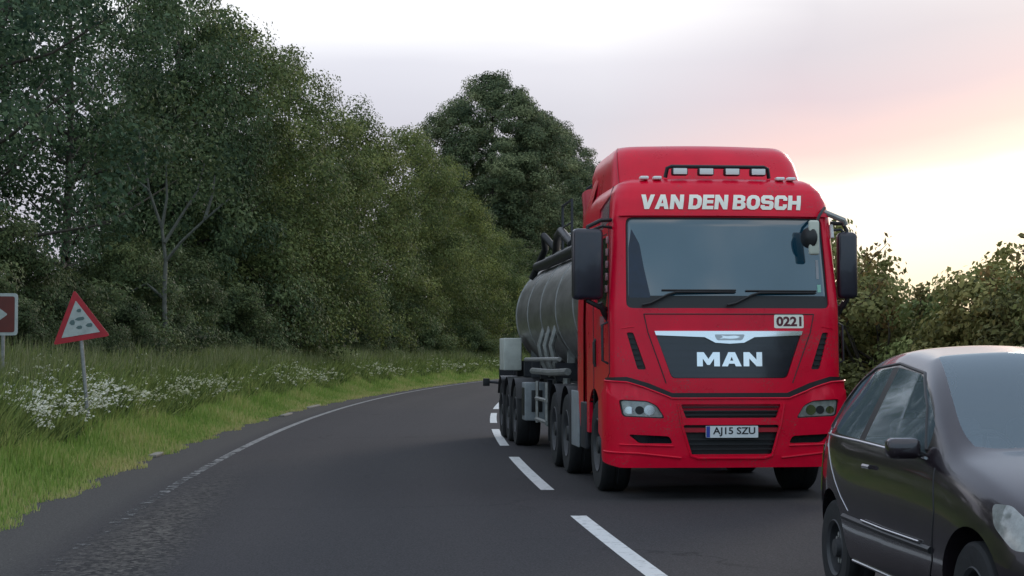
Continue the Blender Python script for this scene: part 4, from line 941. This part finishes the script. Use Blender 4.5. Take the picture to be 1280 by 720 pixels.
# tractor chassis, tanks, guards
mb = MB()
for sg in (-1, 1): mb.box(sg * .42 - .04, sg * .42 + .04, .6, 6.6, .72, .98)
mb.box(-.42, .42, 1.35, 1.45, .55, .75).box(-.42, .42, 4.1, 4.2, .45, .75).box(-.42, .42, 5.4, 5.5, .45, .75); mb.tube([(-1, 1.4, .5), (1, 1.4, .5)], .07).tube([(-1, 4.15, .5), (1, 4.15, .5)], .07).tube([(-1, 5.45, .5), (1, 5.45, .5)], .12)
mb.box(-.9, .9, 1.9, 2.3, .55, 1.0).box(-.45, .45, 4.6, 5.5, 1.0, 1.2)
mb.box(-1.1, 1.1, .25, .60, .36, .80)
mb.build('chassis', M['chassis'], TR)
for sg in (-1, 1):
    MB().box(min(sg * .62, sg * 1.19), max(sg * .62, sg * 1.19), 2.62, 3.50, .42, 1.02, .05).build('fuel_tank', M['chassis'], TR)
    MB().box(min(sg * 1.19, sg * 1.215), max(sg * 1.19, sg * 1.215), 2.75, 3.42, .40, 1.06, .01).build('side_skirt', M['guard'], TR)
    mb = MB(); sw = (min(sg * .84, sg * 1.20), max(sg * .84, sg * 1.20))
    for yc in (4.15, 5.45):
        aa = np.linspace(R(20), R(160), 10); mb = MB(); mb.grid([[(x, yc + .60 * math.cos(a), .52 + .58 * math.sin(a)) for x in sw] for a in aa]); mb.build('mudguard', M['black'], TR)
    MB().box(sw[0], sw[1], 6.08, 6.10, .30, .95).build('mud_flap', M['black'], TR)
# behind-cab stack, suzie hoses
MB().tube([(-.98, 3.18, 1.0), (-.98, 3.18, 3.25), (-.98, 3.30, 3.42)], .12, 14).build('air_intake', M['red_dull'], TR)
MB().tube([(-.60, 3.12, 1.0), (-.60, 3.12, 3.50)], .09, 12).build('exhaust_stack', M['black'], TR)
for k in range(3):
    pts = [(-.2 + .2 * k + .07 * math.cos(t_ * 3), 2.6 + t_ * .045, 2.2 - .4 * math.sin(t_ / 18 * math.pi) + .07 * math.sin(t_ * 3)) for t_ in np.linspace(0, 18, 90)]
    MB().tube(pts, .012, 5).build('air_hose', mat('hose', [(.4, .02, .02), (.02, .02, .02), (.4, .3, .02)][k], .5), TR)
# tank
TC, TRd = 2.15, .97
mb = MB(); prof = []
for y, r_ in [(3.35, 0), (3.37, .45), (3.44, .75), (3.58, .90), (3.75, .965), (3.9, TRd), (13.1, TRd), (13.3, .95), (13.5, .88), (13.62, .72), (13.70, .45), (13.72, 0)]: prof.append((r_, y))
prof2 = []
for (r0_, y0_), (r1_, y1_) in zip(prof[:-1], prof[1:]):
    prof2.append((r0_, y0_))
    if y1_ - y0_ > 2:
        for k in range(1, 14): prof2.append((TRd, y0_ + (y1_ - y0_) * k / 14))
prof2.append(prof[-1])
RZ = Matrix.Translation((0, 0, TC)) @ Matrix.Rotation(R(90), 4, 'Z')
tank = mb.lathe(prof2, 56, RZ).build('tank', M['steel'], TR, 40)
for y in np.arange(5.2, 13.3, 2.0):
    MB().lathe([(TRd - .01, y - .035), (TRd + .012, y - .03), (TRd + .012, y + .03), (TRd - .01, y + .035)], 56, RZ).build('stiffening_ring', M['steel'], tank)
mb = MB(); mb.box(-.45, .45, 4.2, 13.0, TC + TRd + .02, TC + TRd + .05)
for sx in (-.47, .47): mb.tube([(sx, 4.2, TC + TRd + .05), (sx, 13.0, TC + TRd + .05)], .02)
mb.build('catwalk', M['galv'], TR)
for y in (5.4, 8.2, 11.2):
    ml = MB().lathe([(0, .33), (.20, .32), (.25, .26), (.26, 0)], 20, Matrix.Translation((-.05, y, TC + TRd)) @ Matrix.Rotation(R(-90), 4, 'Y')).build('manlid', M['chassis'], TR)
    MB().tube([(-.4, y - .1, TC + TRd + .36), (.3, y - .1, TC + TRd + .36)], .02).build('lid_clamp', M['galv'], ml)
for a, b in ((6.2, 7.2), (9.0, 10.2)): mb = MB(); mb.tube([(-.50, a, TC + TRd), (-.50, a, TC + TRd + .75), (-.50, b, TC + TRd + .75), (-.50, b, TC + TRd)], .022, 6); mb.tube([(-.5, a, TC + TRd + .4), (-.5, b, TC + TRd + .4)], .016, 6); mb.build('handrail', M['chassis'], TR)
# black discharge hoses and a hose tray along the top shoulder of the tank
mb = MB(); mb.tube([(-.62, 5.2, 3.02), (-.68, 8, 2.98), (-.70, 11, 2.97), (-.66, 12.6, 3.0)], .085, 10); mb.build('top_hose', M['black'], TR); mb = MB(); mb.tube([(-.50, 9.0, 3.18), (-.55, 10, 3.45), (-.5, 10.9, 3.42), (-.45, 11.6, 3.18)], .07, 10); mb.build('top_hose', M['black'], TR); mb = MB(); mb.tube([(-.4, 11.6, 3.2), (-.62, 11.9, 3.50), (-.55, 12.3, 3.3), (-.75, 12.6, 2.8)], .06, 10)
mb.build('top_hose', M['black'], TR)
# trailer frame, cradle, cabinets, pipes
mb = MB()
for sg in (-1, 1): mb.box(sg * .52 - .05, sg * .52 + .05, 4.6, 14.1, 1.05, 1.30)
for y in (4.8, 7.4, 9.4, 10.7, 12.0, 13.3, 14.0): mb.box(-.95, .95, y - .06, y + .06, 1.10, 1.36)
for y in (10.7, 12.0, 13.3): mb.tube([(-1, y, .5), (1, y, .5)], .075); mb.box(-.58, -.46, y - .3, y + .3, .6, 1.05); mb.box(.46, .58, y - .3, y + .3, .6, 1.05)
mb.build('trailer_frame', M['chassis'], TR)
for y in (5.3, 7.4, 9.8, 12.6):
    mb = MB(); mb.grid([[(x_, yy, z_) for yy in (y - .07, y + .07)] for x_, z_ in [((TRd + .03) * math.cos(a), TC + (TRd + .03) * math.sin(a)) for a in np.linspace(R(200), R(340), 18)]])
    for sg in (-1, 1): mb.box(sg * .72 - .05, sg * .72 + .05, y - .05, y + .05, 1.15, 1.55)
    mb.build('tank_cradle', M['galv'], TR)
for y in (7.6, 8.4, 9.2): mb = MB(); mb.tube([(-.90, y, 1.90), (-.98, y + .02, 1.62), (-.92, y + .05, 1.35), (-.80, y + .05, 1.15)], .045, 8); mb.build('discharge_pipe', M['galv'], TR)
mb = MB(); mb.tube([(-.95, 5.9, 1.25), (-1.0, 7.5, 1.22), (-1.02, 9.9, 1.22)], .05, 8); mb.build('discharge_pipe', M['galv'], TR); mb = MB(); mb.tube([(-1.10, 5.6, 1.42), (-1.12, 10.0, 1.40)], .03, 8)
mb.build('discharge_pipe', M['galv'], TR)
for sg in (-1, 1):
    mb = MB(); mb.box(min(sg * .80, sg * 1.17), max(sg * .80, sg * 1.17), 9.60, 10.12, .44, 1.04, .02); cb = mb.build('side_cabinet', M['guard'], TR)
    MB().box(min(sg * 1.17, sg * 1.182), max(sg * 1.17, sg * 1.182), 9.68, 10.04, .52, .96, .005).build('cabinet_door', M['black'], cb)
    mb = MB(); mb.box(min(sg * .90, sg * 1.07), max(sg * .90, sg * 1.07), 9.585, 9.60, .58, .92, .003); mb.build('cabinet_front', M['black'], cb)
    mb = MB(); mb.tube([(sg * .86, 6.75, .12), (sg * .86, 6.75, 1.15)], .055, 8); mb.box(sg * .86 - .12, sg * .86 + .12, 6.63, 6.87, .10, .13); mb.build('landing_leg', M['galv'], TR)
    for yc in (10.7, 12.0, 13.3):
        mb = MB(); aa = np.linspace(R(25), R(155), 9); x0, x1 = min(sg * .84, sg * 1.25), max(sg * .84, sg * 1.25); mb.grid([[(x, yc + .58 * math.cos(a), .54 + .56 * math.sin(a)) for x in (x0, x1)] for a in aa])
        mb.build('trailer_mudguard', M['black'], TR)
    mb = MB(); mb.box(min(sg * .96, sg * 1.27), max(sg * .96, sg * 1.27), 12.3, 13.2, 1.20, 1.76, .02); mb.build('rear_locker', M['panel'], TR)
    mb = MB(); mb.tube([(sg * 1.2, 6.2, .55), (sg * 1.2, 7.6, .55)], .03, 6); mb.tube([(sg * 1.2, 6.2, .85), (sg * 1.2, 7.6, .85)], .03, 6); mb.tube([(sg * 1.2, 6.25, .5), (sg * 1.2, 6.25, 1.1)], .025, 6); mb.tube([(sg * 1.2, 7.5, .5), (sg * 1.2, 7.5, 1.1)], .025, 6); mb.build('side_guard', M['galv'], TR)
mb = MB(); mb.box(-1.2, 1.2, 14.1, 14.18, .50, .64); mb.build('rear_bar', M['chassis'], TR); mb = MB(); mb.box(-1.2, 1.2, 14.05, 14.15, 1.05, 1.22); mb.build('rear_bar', M['chassis'], TR); mb = MB(); mb.tube([(-1.10, 14.0, .95), (-1.42, 14.05, .98)], .025); mb.build('marker_stalk', M['chassis'], TR)
MB().box(-1.50, -1.38, 14.02, 14.08, .90, 1.04, .01).build('rear_marker_arm', M['black'], TR)

# ------------------------------------------------------------------ dark hatchback
CA = R(5.5)
CR = empty('hatchback_car', (3.09, 7.90, 0), CA)
tag(CR, 'small dark hatchback with a rounded roof passing close on the right, driver at the wheel', 'car')
ST = [  # y, w, zlow, zbelt, glass-top x, glass-top z, rail x, rail z, screen-edge x, z, centre z
    (0.00, .50, .34, .58, .47, .60, .45, .62, .42, .63, .66),
    (0.06, .66, .26, .64, .62, .67, .59, .69, .54, .70, .74),
    (0.25, .78, .22, .73, .72, .76, .69, .785, .63, .80, .84),
    (0.55, .82, .21, .83, .75, .855, .72, .88, .66, .90, .93),
    (0.88, .83, .20, .905, .75, .93, .73, .955, .67, .97, 1.00),
    (1.06, .832, .20, .935, .75, .965, .725, .99, .665, 1.005, 1.035),
    (1.35, .835, .20, .955, .72, 1.14, .69, 1.175, .63, 1.20, 1.225),
    (1.70, .838, .20, .968, .64, 1.33, .61, 1.37, .555, 1.40, 1.425),
    (1.95, .84, .20, .972, .585, 1.405, .55, 1.45, .50, 1.485, 1.51),
    (2.02, .84, .20, .973, .58, 1.415, .545, 1.46, .495, 1.495, 1.522),
    (2.45, .84, .20, .985, .56, 1.445, .525, 1.49, .47, 1.53, 1.562),
    (2.53, .84, .20, .985, .56, 1.445, .525, 1.49, .47, 1.53, 1.565),
    (2.90, .838, .20, .995, .56, 1.42, .525, 1.465, .47, 1.505, 1.545),
    (3.20, .815, .21, 1.005, .57, 1.34, .53, 1.39, .47, 1.43, 1.475),
    (3.42, .775, .23, 1.01, .63, 1.20, .58, 1.26, .50, 1.30, 1.35),
    (3.60, .72, .26, .98, .64, 1.05, .58, 1.09, .50, 1.11, 1.15),
    (3.70, .65, .32, .86, .62, .89, .56, .92, .48, .93, .95),
    (3.74, .58, .42, .68, .52, .70, .48, .71, .42, .72, .73),
]
def sect(t_):
    y, w, zl, zb, gx, gz_, rx, rz_, sx, sz_, zc = t_
    h = [(0, zl), (w * .8, zl), (w - .035, zl + .05), (w - .005, zl + .22), (w, zl + .40 * (zb - zl) + .08), (w - .02, zb - .06), (w - .05, zb), (gx, gz_), (rx, rz_), (sx, sz_), (sx * .5, (sz_ * .3 + zc * .7)), (0, zc)]
    return h
rows = []
for t_ in ST:
    h = sect(t_); rows.append([(-x, t_[0], z) for x, z in h] + [(x, t_[0], z) for x, z in reversed(h[1:-1])])
nr = len(rows[0]); V = [p for r_ in rows for p in r_]; F = []; MI = []
GLASS_SIDE = {(6, i) for i in range(6, 15)} - {(6, 9), (6, 8 + 3)}
for i in range(len(rows) - 1):
    for j in range(nr):
        F.append((i * nr + j, i * nr + (j + 1) % nr, (i + 1) * nr + (j + 1) % nr, (i + 1) * nr + j))
        jj = j if j < 11 else nr - 1 - j      # 0..10 half index of the face strip
        mi = 0
        if jj == 6 and i in (6, 7): mi = 1
        if jj == 6 and i in (9, 11, 12): mi = 1
        if jj == 6 and i == 10: mi = 4
        if jj == 6 and i == 8: mi = 1
        if jj == 6 and i == 9: mi = 1
        if jj in (9, 10) and i in (5, 6, 7, 8): mi = 2
        if jj in (9, 10) and i in (13, 14): mi = 3
        MI.append(mi)
F.append(tuple(range(nr))); MI.append(0); F.append(tuple((len(rows) - 1) * nr + k for k in range(nr - 1, -1, -1))); MI.append(0)
me = bpy.data.meshes.new('car_tmp'); me.from_pydata(V, [], F); me.update()
for k in range(5): me.materials.append(M['car_paint'])
me.polygons.foreach_set('material_index', MI)
bm = bmesh.new(); bm.from_mesh(me); bmesh.ops.recalc_face_normals(bm, faces=bm.faces)
cl = bm.edges.layers.float.new('crease_edge')
for e in bm.edges:
    if len(e.link_faces) == 2 and e.link_faces[0].material_index != e.link_faces[1].material_index: e[cl] = .45
bm.to_mesh(me); bm.free()
co = bpy.data.objects.new('car_tmp', me); COL.objects.link(co)
md = co.modifiers.new('s', 'SUBSURF'); md.levels = 3; md.render_levels = 3
cutters = []
for y in (.66, 3.06):
    cm = MB(); cm.lathe([(0, -1.2), (.36, -1.2), (.36, 1.2), (0, 1.2)], 40, Matrix.Translation((0, y, .31))); c_o = cm.build('cut', M['car_trim'], None); cutters.append(c_o)
    # cut only the outer 25 cm on both sides
    for v in c_o.data.vertices: pass
    bd = co.modifiers.new('b', 'BOOLEAN'); bd.operation = 'DIFFERENCE'; bd.solver = 'EXACT'; bd.object = c_o
dg = bpy.context.evaluated_depsgraph_get(); dg.update()
cme = bpy.data.meshes.new_from_object(co.evaluated_get(dg))
bpy.data.objects.remove(co)
for c_o in cutters: bpy.data.objects.remove(c_o)
CV = [v.co.copy() for v in cme.vertices]; CF = [(tuple(p.vertices), p.material_index) for p in cme.polygons]
cbvh = BVHTree.FromPolygons(CV, [f for f, _ in CF])
def sub(name, mi, mt, parent, cond=lambda c: True, off=0):
    used = {}; v = []; f = []
    for q, m_ in CF:
        if m_ != mi: continue
        c_ = sum((CV[i] for i in q), Vector()) / len(q)
        if not cond(c_): continue
        r_ = []
        for i in q:
            if i not in used: used[i] = len(v); v.append(CV[i][:])
            r_.append(used[i])
        f.append(r_)
    m_ = bpy.data.meshes.new(name); m_.from_pydata(v, [], f); m_.update()
    return link_mesh(name, m_, mt, parent, 35)
cbody = sub('body', 0, M['car_paint'], CR)
[sub('pillar', 4, M['car_trim'], CR, (lambda c, g=g: c.x * g > 0)) for g in (-1, 1)]
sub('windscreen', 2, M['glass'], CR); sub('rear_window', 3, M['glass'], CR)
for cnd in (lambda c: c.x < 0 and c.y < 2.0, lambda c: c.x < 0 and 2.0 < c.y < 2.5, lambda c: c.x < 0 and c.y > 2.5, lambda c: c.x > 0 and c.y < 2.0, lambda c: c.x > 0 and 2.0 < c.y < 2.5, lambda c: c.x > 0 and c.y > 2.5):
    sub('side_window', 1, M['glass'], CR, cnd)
def cside(y, z, off=0, sg=-1):
    h = cbvh.ray_cast(Vector((sg * 3, y, z)), Vector((-sg, 0, 0)))
    if h[0] is None: return Vector((sg * .8, y, z))
    return h[0] + Vector((sg * off, 0, 0))
def cline(pts, name, m, r, sg=-1, off=.002, n=8):
    out_ = []
    for a, b in zip(pts[:-1], pts[1:]): out_ += [cside(a[0] + (b[0] - a[0]) * k / n, a[1] + (b[1] - a[1]) * k / n, off, sg) for k in range(n)]
    out_.append(cside(*pts[-1], off, sg)); return MB().tube(out_, r, 6).build(name, M[m], CR)
for sg in (-1, 1):
    # belt and window frame trim, door shut lines, side mouldings
    cline([(1.35, .962), (1.9, .975), (2.5, .99), (3.3, 1.0)], 'belt_trim', 'brushed', .008, sg, .003)
    cline([(3.28, 1.02), (3.22, .96), (3.14, .89), (3.04, .81), (2.92, .73), (2.77, .645), (2.6, .57)], 'shut_line', 'brushed', .0035, sg, .000, 4)
    cline([(1.18, .92), (1.12, .7), (1.14, .45), (1.25, .30)], 'shut_line', 'car_trim', .004, sg, .0005)
    cline([(2.70, .53), (1.9, .51), (1.15, .50)], 'side_moulding', 'car_trim', .020, sg, .0)
    cline([(2.30, .545), (1.9, .535), (1.30, .53)], 'moulding_highlight', 'brushed', .006, sg, .012)
    cline([(2.66, .27), (1.9, .26), (1.05, .26)], 'sill_trim', 'brushed', .009, sg, .004)
    cline([(1.38, 1.0), (1.60, 1.22), (1.92, 1.40), (2.45, 1.45), (2.90, 1.42), (3.15, 1.33), (3.30, 1.20), (3.34, 1.04)], 'window_seal', 'car_trim', .010, sg, .0)
    cline([(2.28, .86), (2.15, .86)], 'door_handle', 'car_paint', .014, sg, .02)
    wh = [wheel(sg * .70, .66, .30, .19, CR, sg), wheel(sg * .70, 3.06, .30, .19, CR, sg)]
    # door mirror
    p = cside(1.42, 1.0, .0, sg); mr = MB(); mr.box(-.09, .09, -.05, .06, -.055, .055, .035); mr.v = [(v[0] + p.x + sg * .12, v[1] + 1.40, v[2] + 1.01) for v in mr.v]; mo = mr.build('door_mirror', M['car_paint'], CR)
    MB().tube([(p.x, 1.42, .97), (p.x + sg * .08, 1.41, .99)], .02).build('mirror_stalk', M['car_trim'], mo)
    # headlight lens laid on the nose, swept back over the wing
    vs = []
    poly = [(.10, .60), (.16, .72), (.34, .80), (.46, .80), (.40, .70), (.24, .60)]
    bmh = bmesh.new(); vv = [bmh.verts.new((a, b, 0)) for a, b in rpoly(poly, .03)]; bmh.faces.new(vv); bmesh.ops.triangulate(bmh, faces=bmh.faces[:])
    for k in range(1, 8): bmesh.ops.bisect_plane(bmh, geom=bmh.verts[:] + bmh.edges[:] + bmh.faces[:], plane_co=(.06 + k * .05, 0, 0), plane_no=(1, 0, 0))
    for k in range(1, 5): bmesh.ops.bisect_plane(bmh, geom=bmh.verts[:] + bmh.edges[:] + bmh.faces[:], plane_co=(0, .6 + k * .04, 0), plane_no=(0, 1, 0))
    bmh.verts.index_update(); hm = MB(); hm.add([cside(v.co.x, v.co.y, .008, sg) for v in bmh.verts], [[q.index for q in f.verts] for f in bmh.faces]); bmh.free(); hm.build('headlight', M['lens'], CR, 60)
    # tail light and fuel flap side
    tl = MB(); P_ = [[cside(y, z, .006, sg) for y in (3.44, 3.50, 3.56, 3.62)] for z in (.62, .70, .78, .86, .92)]; tl.grid(P_); tl.build('tail_light', mat('tail_lens', (.35, .10, .09), .15, coat=1), CR, 60)
# front number plate, grille slot and bumper line
MB().box(-.26, .26, -.015, .0, .38, .49, .004).build('number_plate', M['plate'], CR)
MB().box(-.40, .40, -.006, .03, .50, .57, .01).build('grille', M['car_trim'], CR)
# interior
mb = MB(); mb.box(-.68, .68, 1.05, 1.45, .72, .93, .05); dash = mb.build('dashboard', M['seat'], CR)
mb = MB(); mb.box(-.70, .70, 1.1, 3.4, .28, .32); mb.build('cabin_floor', M['seat'], CR)
for sx in (-.36, .36):
    mb = MB(); mb.box(sx - .24, sx + .24, 1.95, 2.45, .42, .60, .07); s_ = mb.build('seat', M['seat'], CR)
    b = MB(); b.box(-.23, .23, -.07, .07, 0, .62, .06); b.box(-.13, .13, -.05, .05, .66, .84, .045); b.tube([(-.06, 0, .6), (-.06, 0, .7)], .01).tube([(.06, 0, .6), (.06, 0, .7)], .01)
    rt = Matrix.Translation((sx, 2.42, .52)) @ Matrix.Rotation(R(-14), 4, 'X'); b.v = [tuple(rt @ Vector(v)) for v in b.v]; b.build('seat_back', M['seat'], s_)
mb = MB(); mb.box(-.60, .60, 2.75, 3.15, .42, .58, .07); mb.build('rear_seat', M['seat'], CR); MB().box(-.60, .60, 3.12, 3.26, .5, .98, .06).build('rear_seat_back', M['seat'], CR)
# steering wheel
swc = Vector((-.37, 1.66, .92)); rt = Matrix.Translation(swc) @ Matrix.Rotation(R(-65), 4, 'X')
mb = MB(); ring = [rt @ Vector((.185 * math.cos(a), .185 * math.sin(a), 0)) for a in np.linspace(0, 6.2832, 33)]; mb.tube(ring, .014, 8, cap=False)
for a in (R(-90), R(0), R(180)): mb.tube([rt @ Vector((.03 * math.cos(a), .03 * math.sin(a), -.02)), rt @ Vector((.18 * math.cos(a), .18 * math.sin(a), 0))], .012, 6)
mb.tube([rt @ Vector((0, 0, 0)), rt @ Vector((0, 0, -.25))], .03, 8); mb.build('steering_wheel', M['car_trim'], CR)
MB().box(-.09, .09, 1.80, 1.82, 1.34, 1.40, .01).build('rear_view_mirror', M['car_trim'], CR)

# ---- the driver
def skinned(name, verts, edges, radii, root, m, parent, lv=2):
    me = bpy.data.meshes.new(name); me.from_pydata(verts, edges, []); me.update(); o = bpy.data.objects.new(name, me); COL.objects.link(o)
    md = o.modifiers.new('k', 'SKIN'); md.use_smooth_shade = True
    for i, r_ in enumerate(radii): me.skin_vertices[0].data[i].radius = (r_, r_) if not isinstance(r_, tuple) else r_
    me.skin_vertices[0].data[root].use_root = True
    s_ = o.modifiers.new('s', 'SUBSURF'); s_.levels = lv; s_.render_levels = lv
    dg = bpy.context.evaluated_depsgraph_get(); dg.update(); me2 = bpy.data.meshes.new_from_object(o.evaluated_get(dg)); bpy.data.objects.remove(o)
    me2.shade_smooth(); me2.materials.clear(); me2.materials.append(m); q = bpy.data.objects.new(name, me2); COL.objects.link(q); q.parent = parent; me2.name = name
    return q
def driver():
    # seated on the driver's seat of the car, world-placed thing of its own
    mw = Matrix.Translation((3.09, 7.90, 0)) @ Matrix.Rotation(CA, 4, 'Z')
    r = empty('person', mw @ Vector((-.37, 2.25, .60)), CA); tag(r, 'grey haired driver in a dark jacket holding the steering wheel of the dark car', 'person')
    o = Vector((-.36, 2.05, .60)); L_ = lambda x, y, z: (x, y, z)
    # local frame: x right, -y forward, z up from the seat top
    hl = Vector((-.17, -.60, .345)); hr = Vector((.15, -.62, .35))
    V = [(0, .06, .09), (0, .08, .26), (0, .10, .42), (0, .08, .52), (0, .05, .59), (0, .04, .64),
         (-.19, .07, .47), (-.24, -.08, .27), (-.19, -.36, .30), tuple(hl + Vector((0, .06, .0))), (.19, .07, .47), (.24, -.10, .27), (.19, -.38, .30), tuple(hr + Vector((0, .06, .0))),
         (-.10, .0, .07), (-.12, -.38, .10), (-.13, -.62, -.20), (.10, .0, .07), (.12, -.38, .10), (.13, -.62, -.20), (-.13, -.72, -.24), (.13, -.72, -.24)]
    E = [(0, 1), (1, 2), (2, 3), (3, 4), (4, 5), (2, 6), (6, 7), (7, 8), (8, 9), (2, 10), (10, 11), (11, 12), (12, 13), (0, 14), (14, 15), (15, 16), (0, 17), (17, 18), (18, 19), (16, 20), (19, 21)]
    Rd = [(.17, .13), (.16, .12), (.18, .12), .075, .058, .058, .075, .052, .042, .032, .075, .052, .042, .032, .09, .075, .05, .09, .075, .05, .04, .04]
    skinned('torso_and_limbs', V, E, Rd, 0, M['jacket'], r)
    # head with face
    bm = bmesh.new(); bmesh.ops.create_uvsphere(bm, u_segments=32, v_segments=24, radius=1)
    for v in bm.verts:
        x, y, z = v.co; jaw = 1 - .28 * max(0, -z) ** 1.3; v.co = Vector((x * .074 * jaw, y * .096 * (1 - .12 * max(0, -z)), z * .118))
        if y < 0:
            v.co.y += -.024 * math.exp(-((x / .16) ** 2 + ((z + .12) / .22) ** 2))          # nose
            v.co.y += .010 * (math.exp(-(((x - .36) / .16) ** 2 + ((z - .05) / .11) ** 2)) + math.exp(-(((x + .36) / .16) ** 2 + ((z - .05) / .11) ** 2)))
            v.co.y += -.006 * math.exp(-((x / .3) ** 2 + ((z + .48) / .08) ** 2)); v.co.y += -.010 * math.exp(-((x / .3) ** 2 + ((z + .85) / .2) ** 2))
        v.co += Vector((0, .01, .735))
    bm.verts.index_update(); hd = MB(); hd.add([v.co[:] for v in bm.verts], [[q.index for q in f.verts] for f in bm.faces]); bm.free()
    for sg in (-1, 1): hd.tube([(sg * .070, .02, .75), (sg * .082, .03, .745), (sg * .084, .035, .72), (sg * .072, .02, .705)], [.008, .012, .012, .008], 8)
    h = hd.build('head', M['skin'], r, 80)
    for sg in (-1, 1):
        e = MB(); e.lathe([(0, -.012), (.008, -.009), (.012, 0), (.008, .009), (0, .012)], 12, Matrix.Translation((sg * .027, -.070, .741))); e.build('eye', M['white'], h, 80)
        e = MB(); e.lathe([(0, -.004), (.0045, 0), (0, .004)], 10, Matrix.Translation((sg * .027, -.0815, .741))); e.build('pupil', M['ink'], h, 80)
    bm = bmesh.new(); bmesh.ops.create_uvsphere(bm, u_segments=28, v_segments=20, radius=1)
    bmesh.ops.delete(bm, geom=[v for v in bm.verts if (v.co.z < .25 and v.co.y < .1) or v.co.z < -.35], context='VERTS'); bm.verts.index_update()
    hh = MB(); hh.add([(v.co.x * .082, v.co.y * .106 + .014, v.co.z * .126 + .738) for v in bm.verts], [[q.index for q in f.verts] for f in bm.faces]); bm.free(); hh.build('hair', M['hair'], r, 80)
    # hands gripping the rim
    for p, sg in ((hl, -1), (hr, 1)):
        vv = [tuple(p + Vector((0, .05, 0))), tuple(p + Vector((0, 0, .005)))]; ee = [(0, 1)]; rr = [.026, (.030, .018)]
        skinned('palm', [vv[0], vv[1], tuple(p + Vector((0, -.02, .005)))], [(0, 1), (1, 2)], [.025, .028, .026], 0, M['skin'], r, 2)
        for k, ln in enumerate((.050, .056, .053, .042)):
            z = .024 - k * .017; b0 = p + Vector((-sg * .004, -.02, z)); v3 = [b0, b0 + Vector((-sg * .004, -ln * .55, .004)), b0 + Vector((sg * .022, -ln * .85, 0)), b0 + Vector((sg * .040, -ln * .5, -.003))]
            skinned('finger', [tuple(q) for q in v3], [(0, 1), (1, 2), (2, 3)], [.0095, .009, .0085, .007], 0, M['skin'], r, 1)
        b0 = p + Vector((sg * .012, .0, .022)); skinned('thumb', [tuple(b0), tuple(b0 + Vector((sg * .012, -.022, .018))), tuple(b0 + Vector((sg * .010, -.045, .022)))], [(0, 1), (1, 2)], [.012, .0105, .008], 0, M['skin'], r, 1)
    MB().box(-.05, .05, -.062, -.03, .34, .50, .012).build('shirt', M['shirt'], r)
driver()
# something blue standing in the hedge gap behind the lorry
mb = MB(); prof = [(0, .02), (.27, .02), (.30, .06), (.285, .30), (.30, .33), (.285, .60), (.30, .63), (.27, .92), (.10, .95), (0, .95)]
x = (1063 - 640) / 2170 * 30.0
b = mb.lathe(prof, 28, Matrix.Rotation(R(-90), 4, 'Y')).build('water_butt', M['blue_drum'], None); b.location = (x, 30.0, .55)
tag(b, 'blue plastic drum half hidden in the hedge just right of the red cab', 'drum')
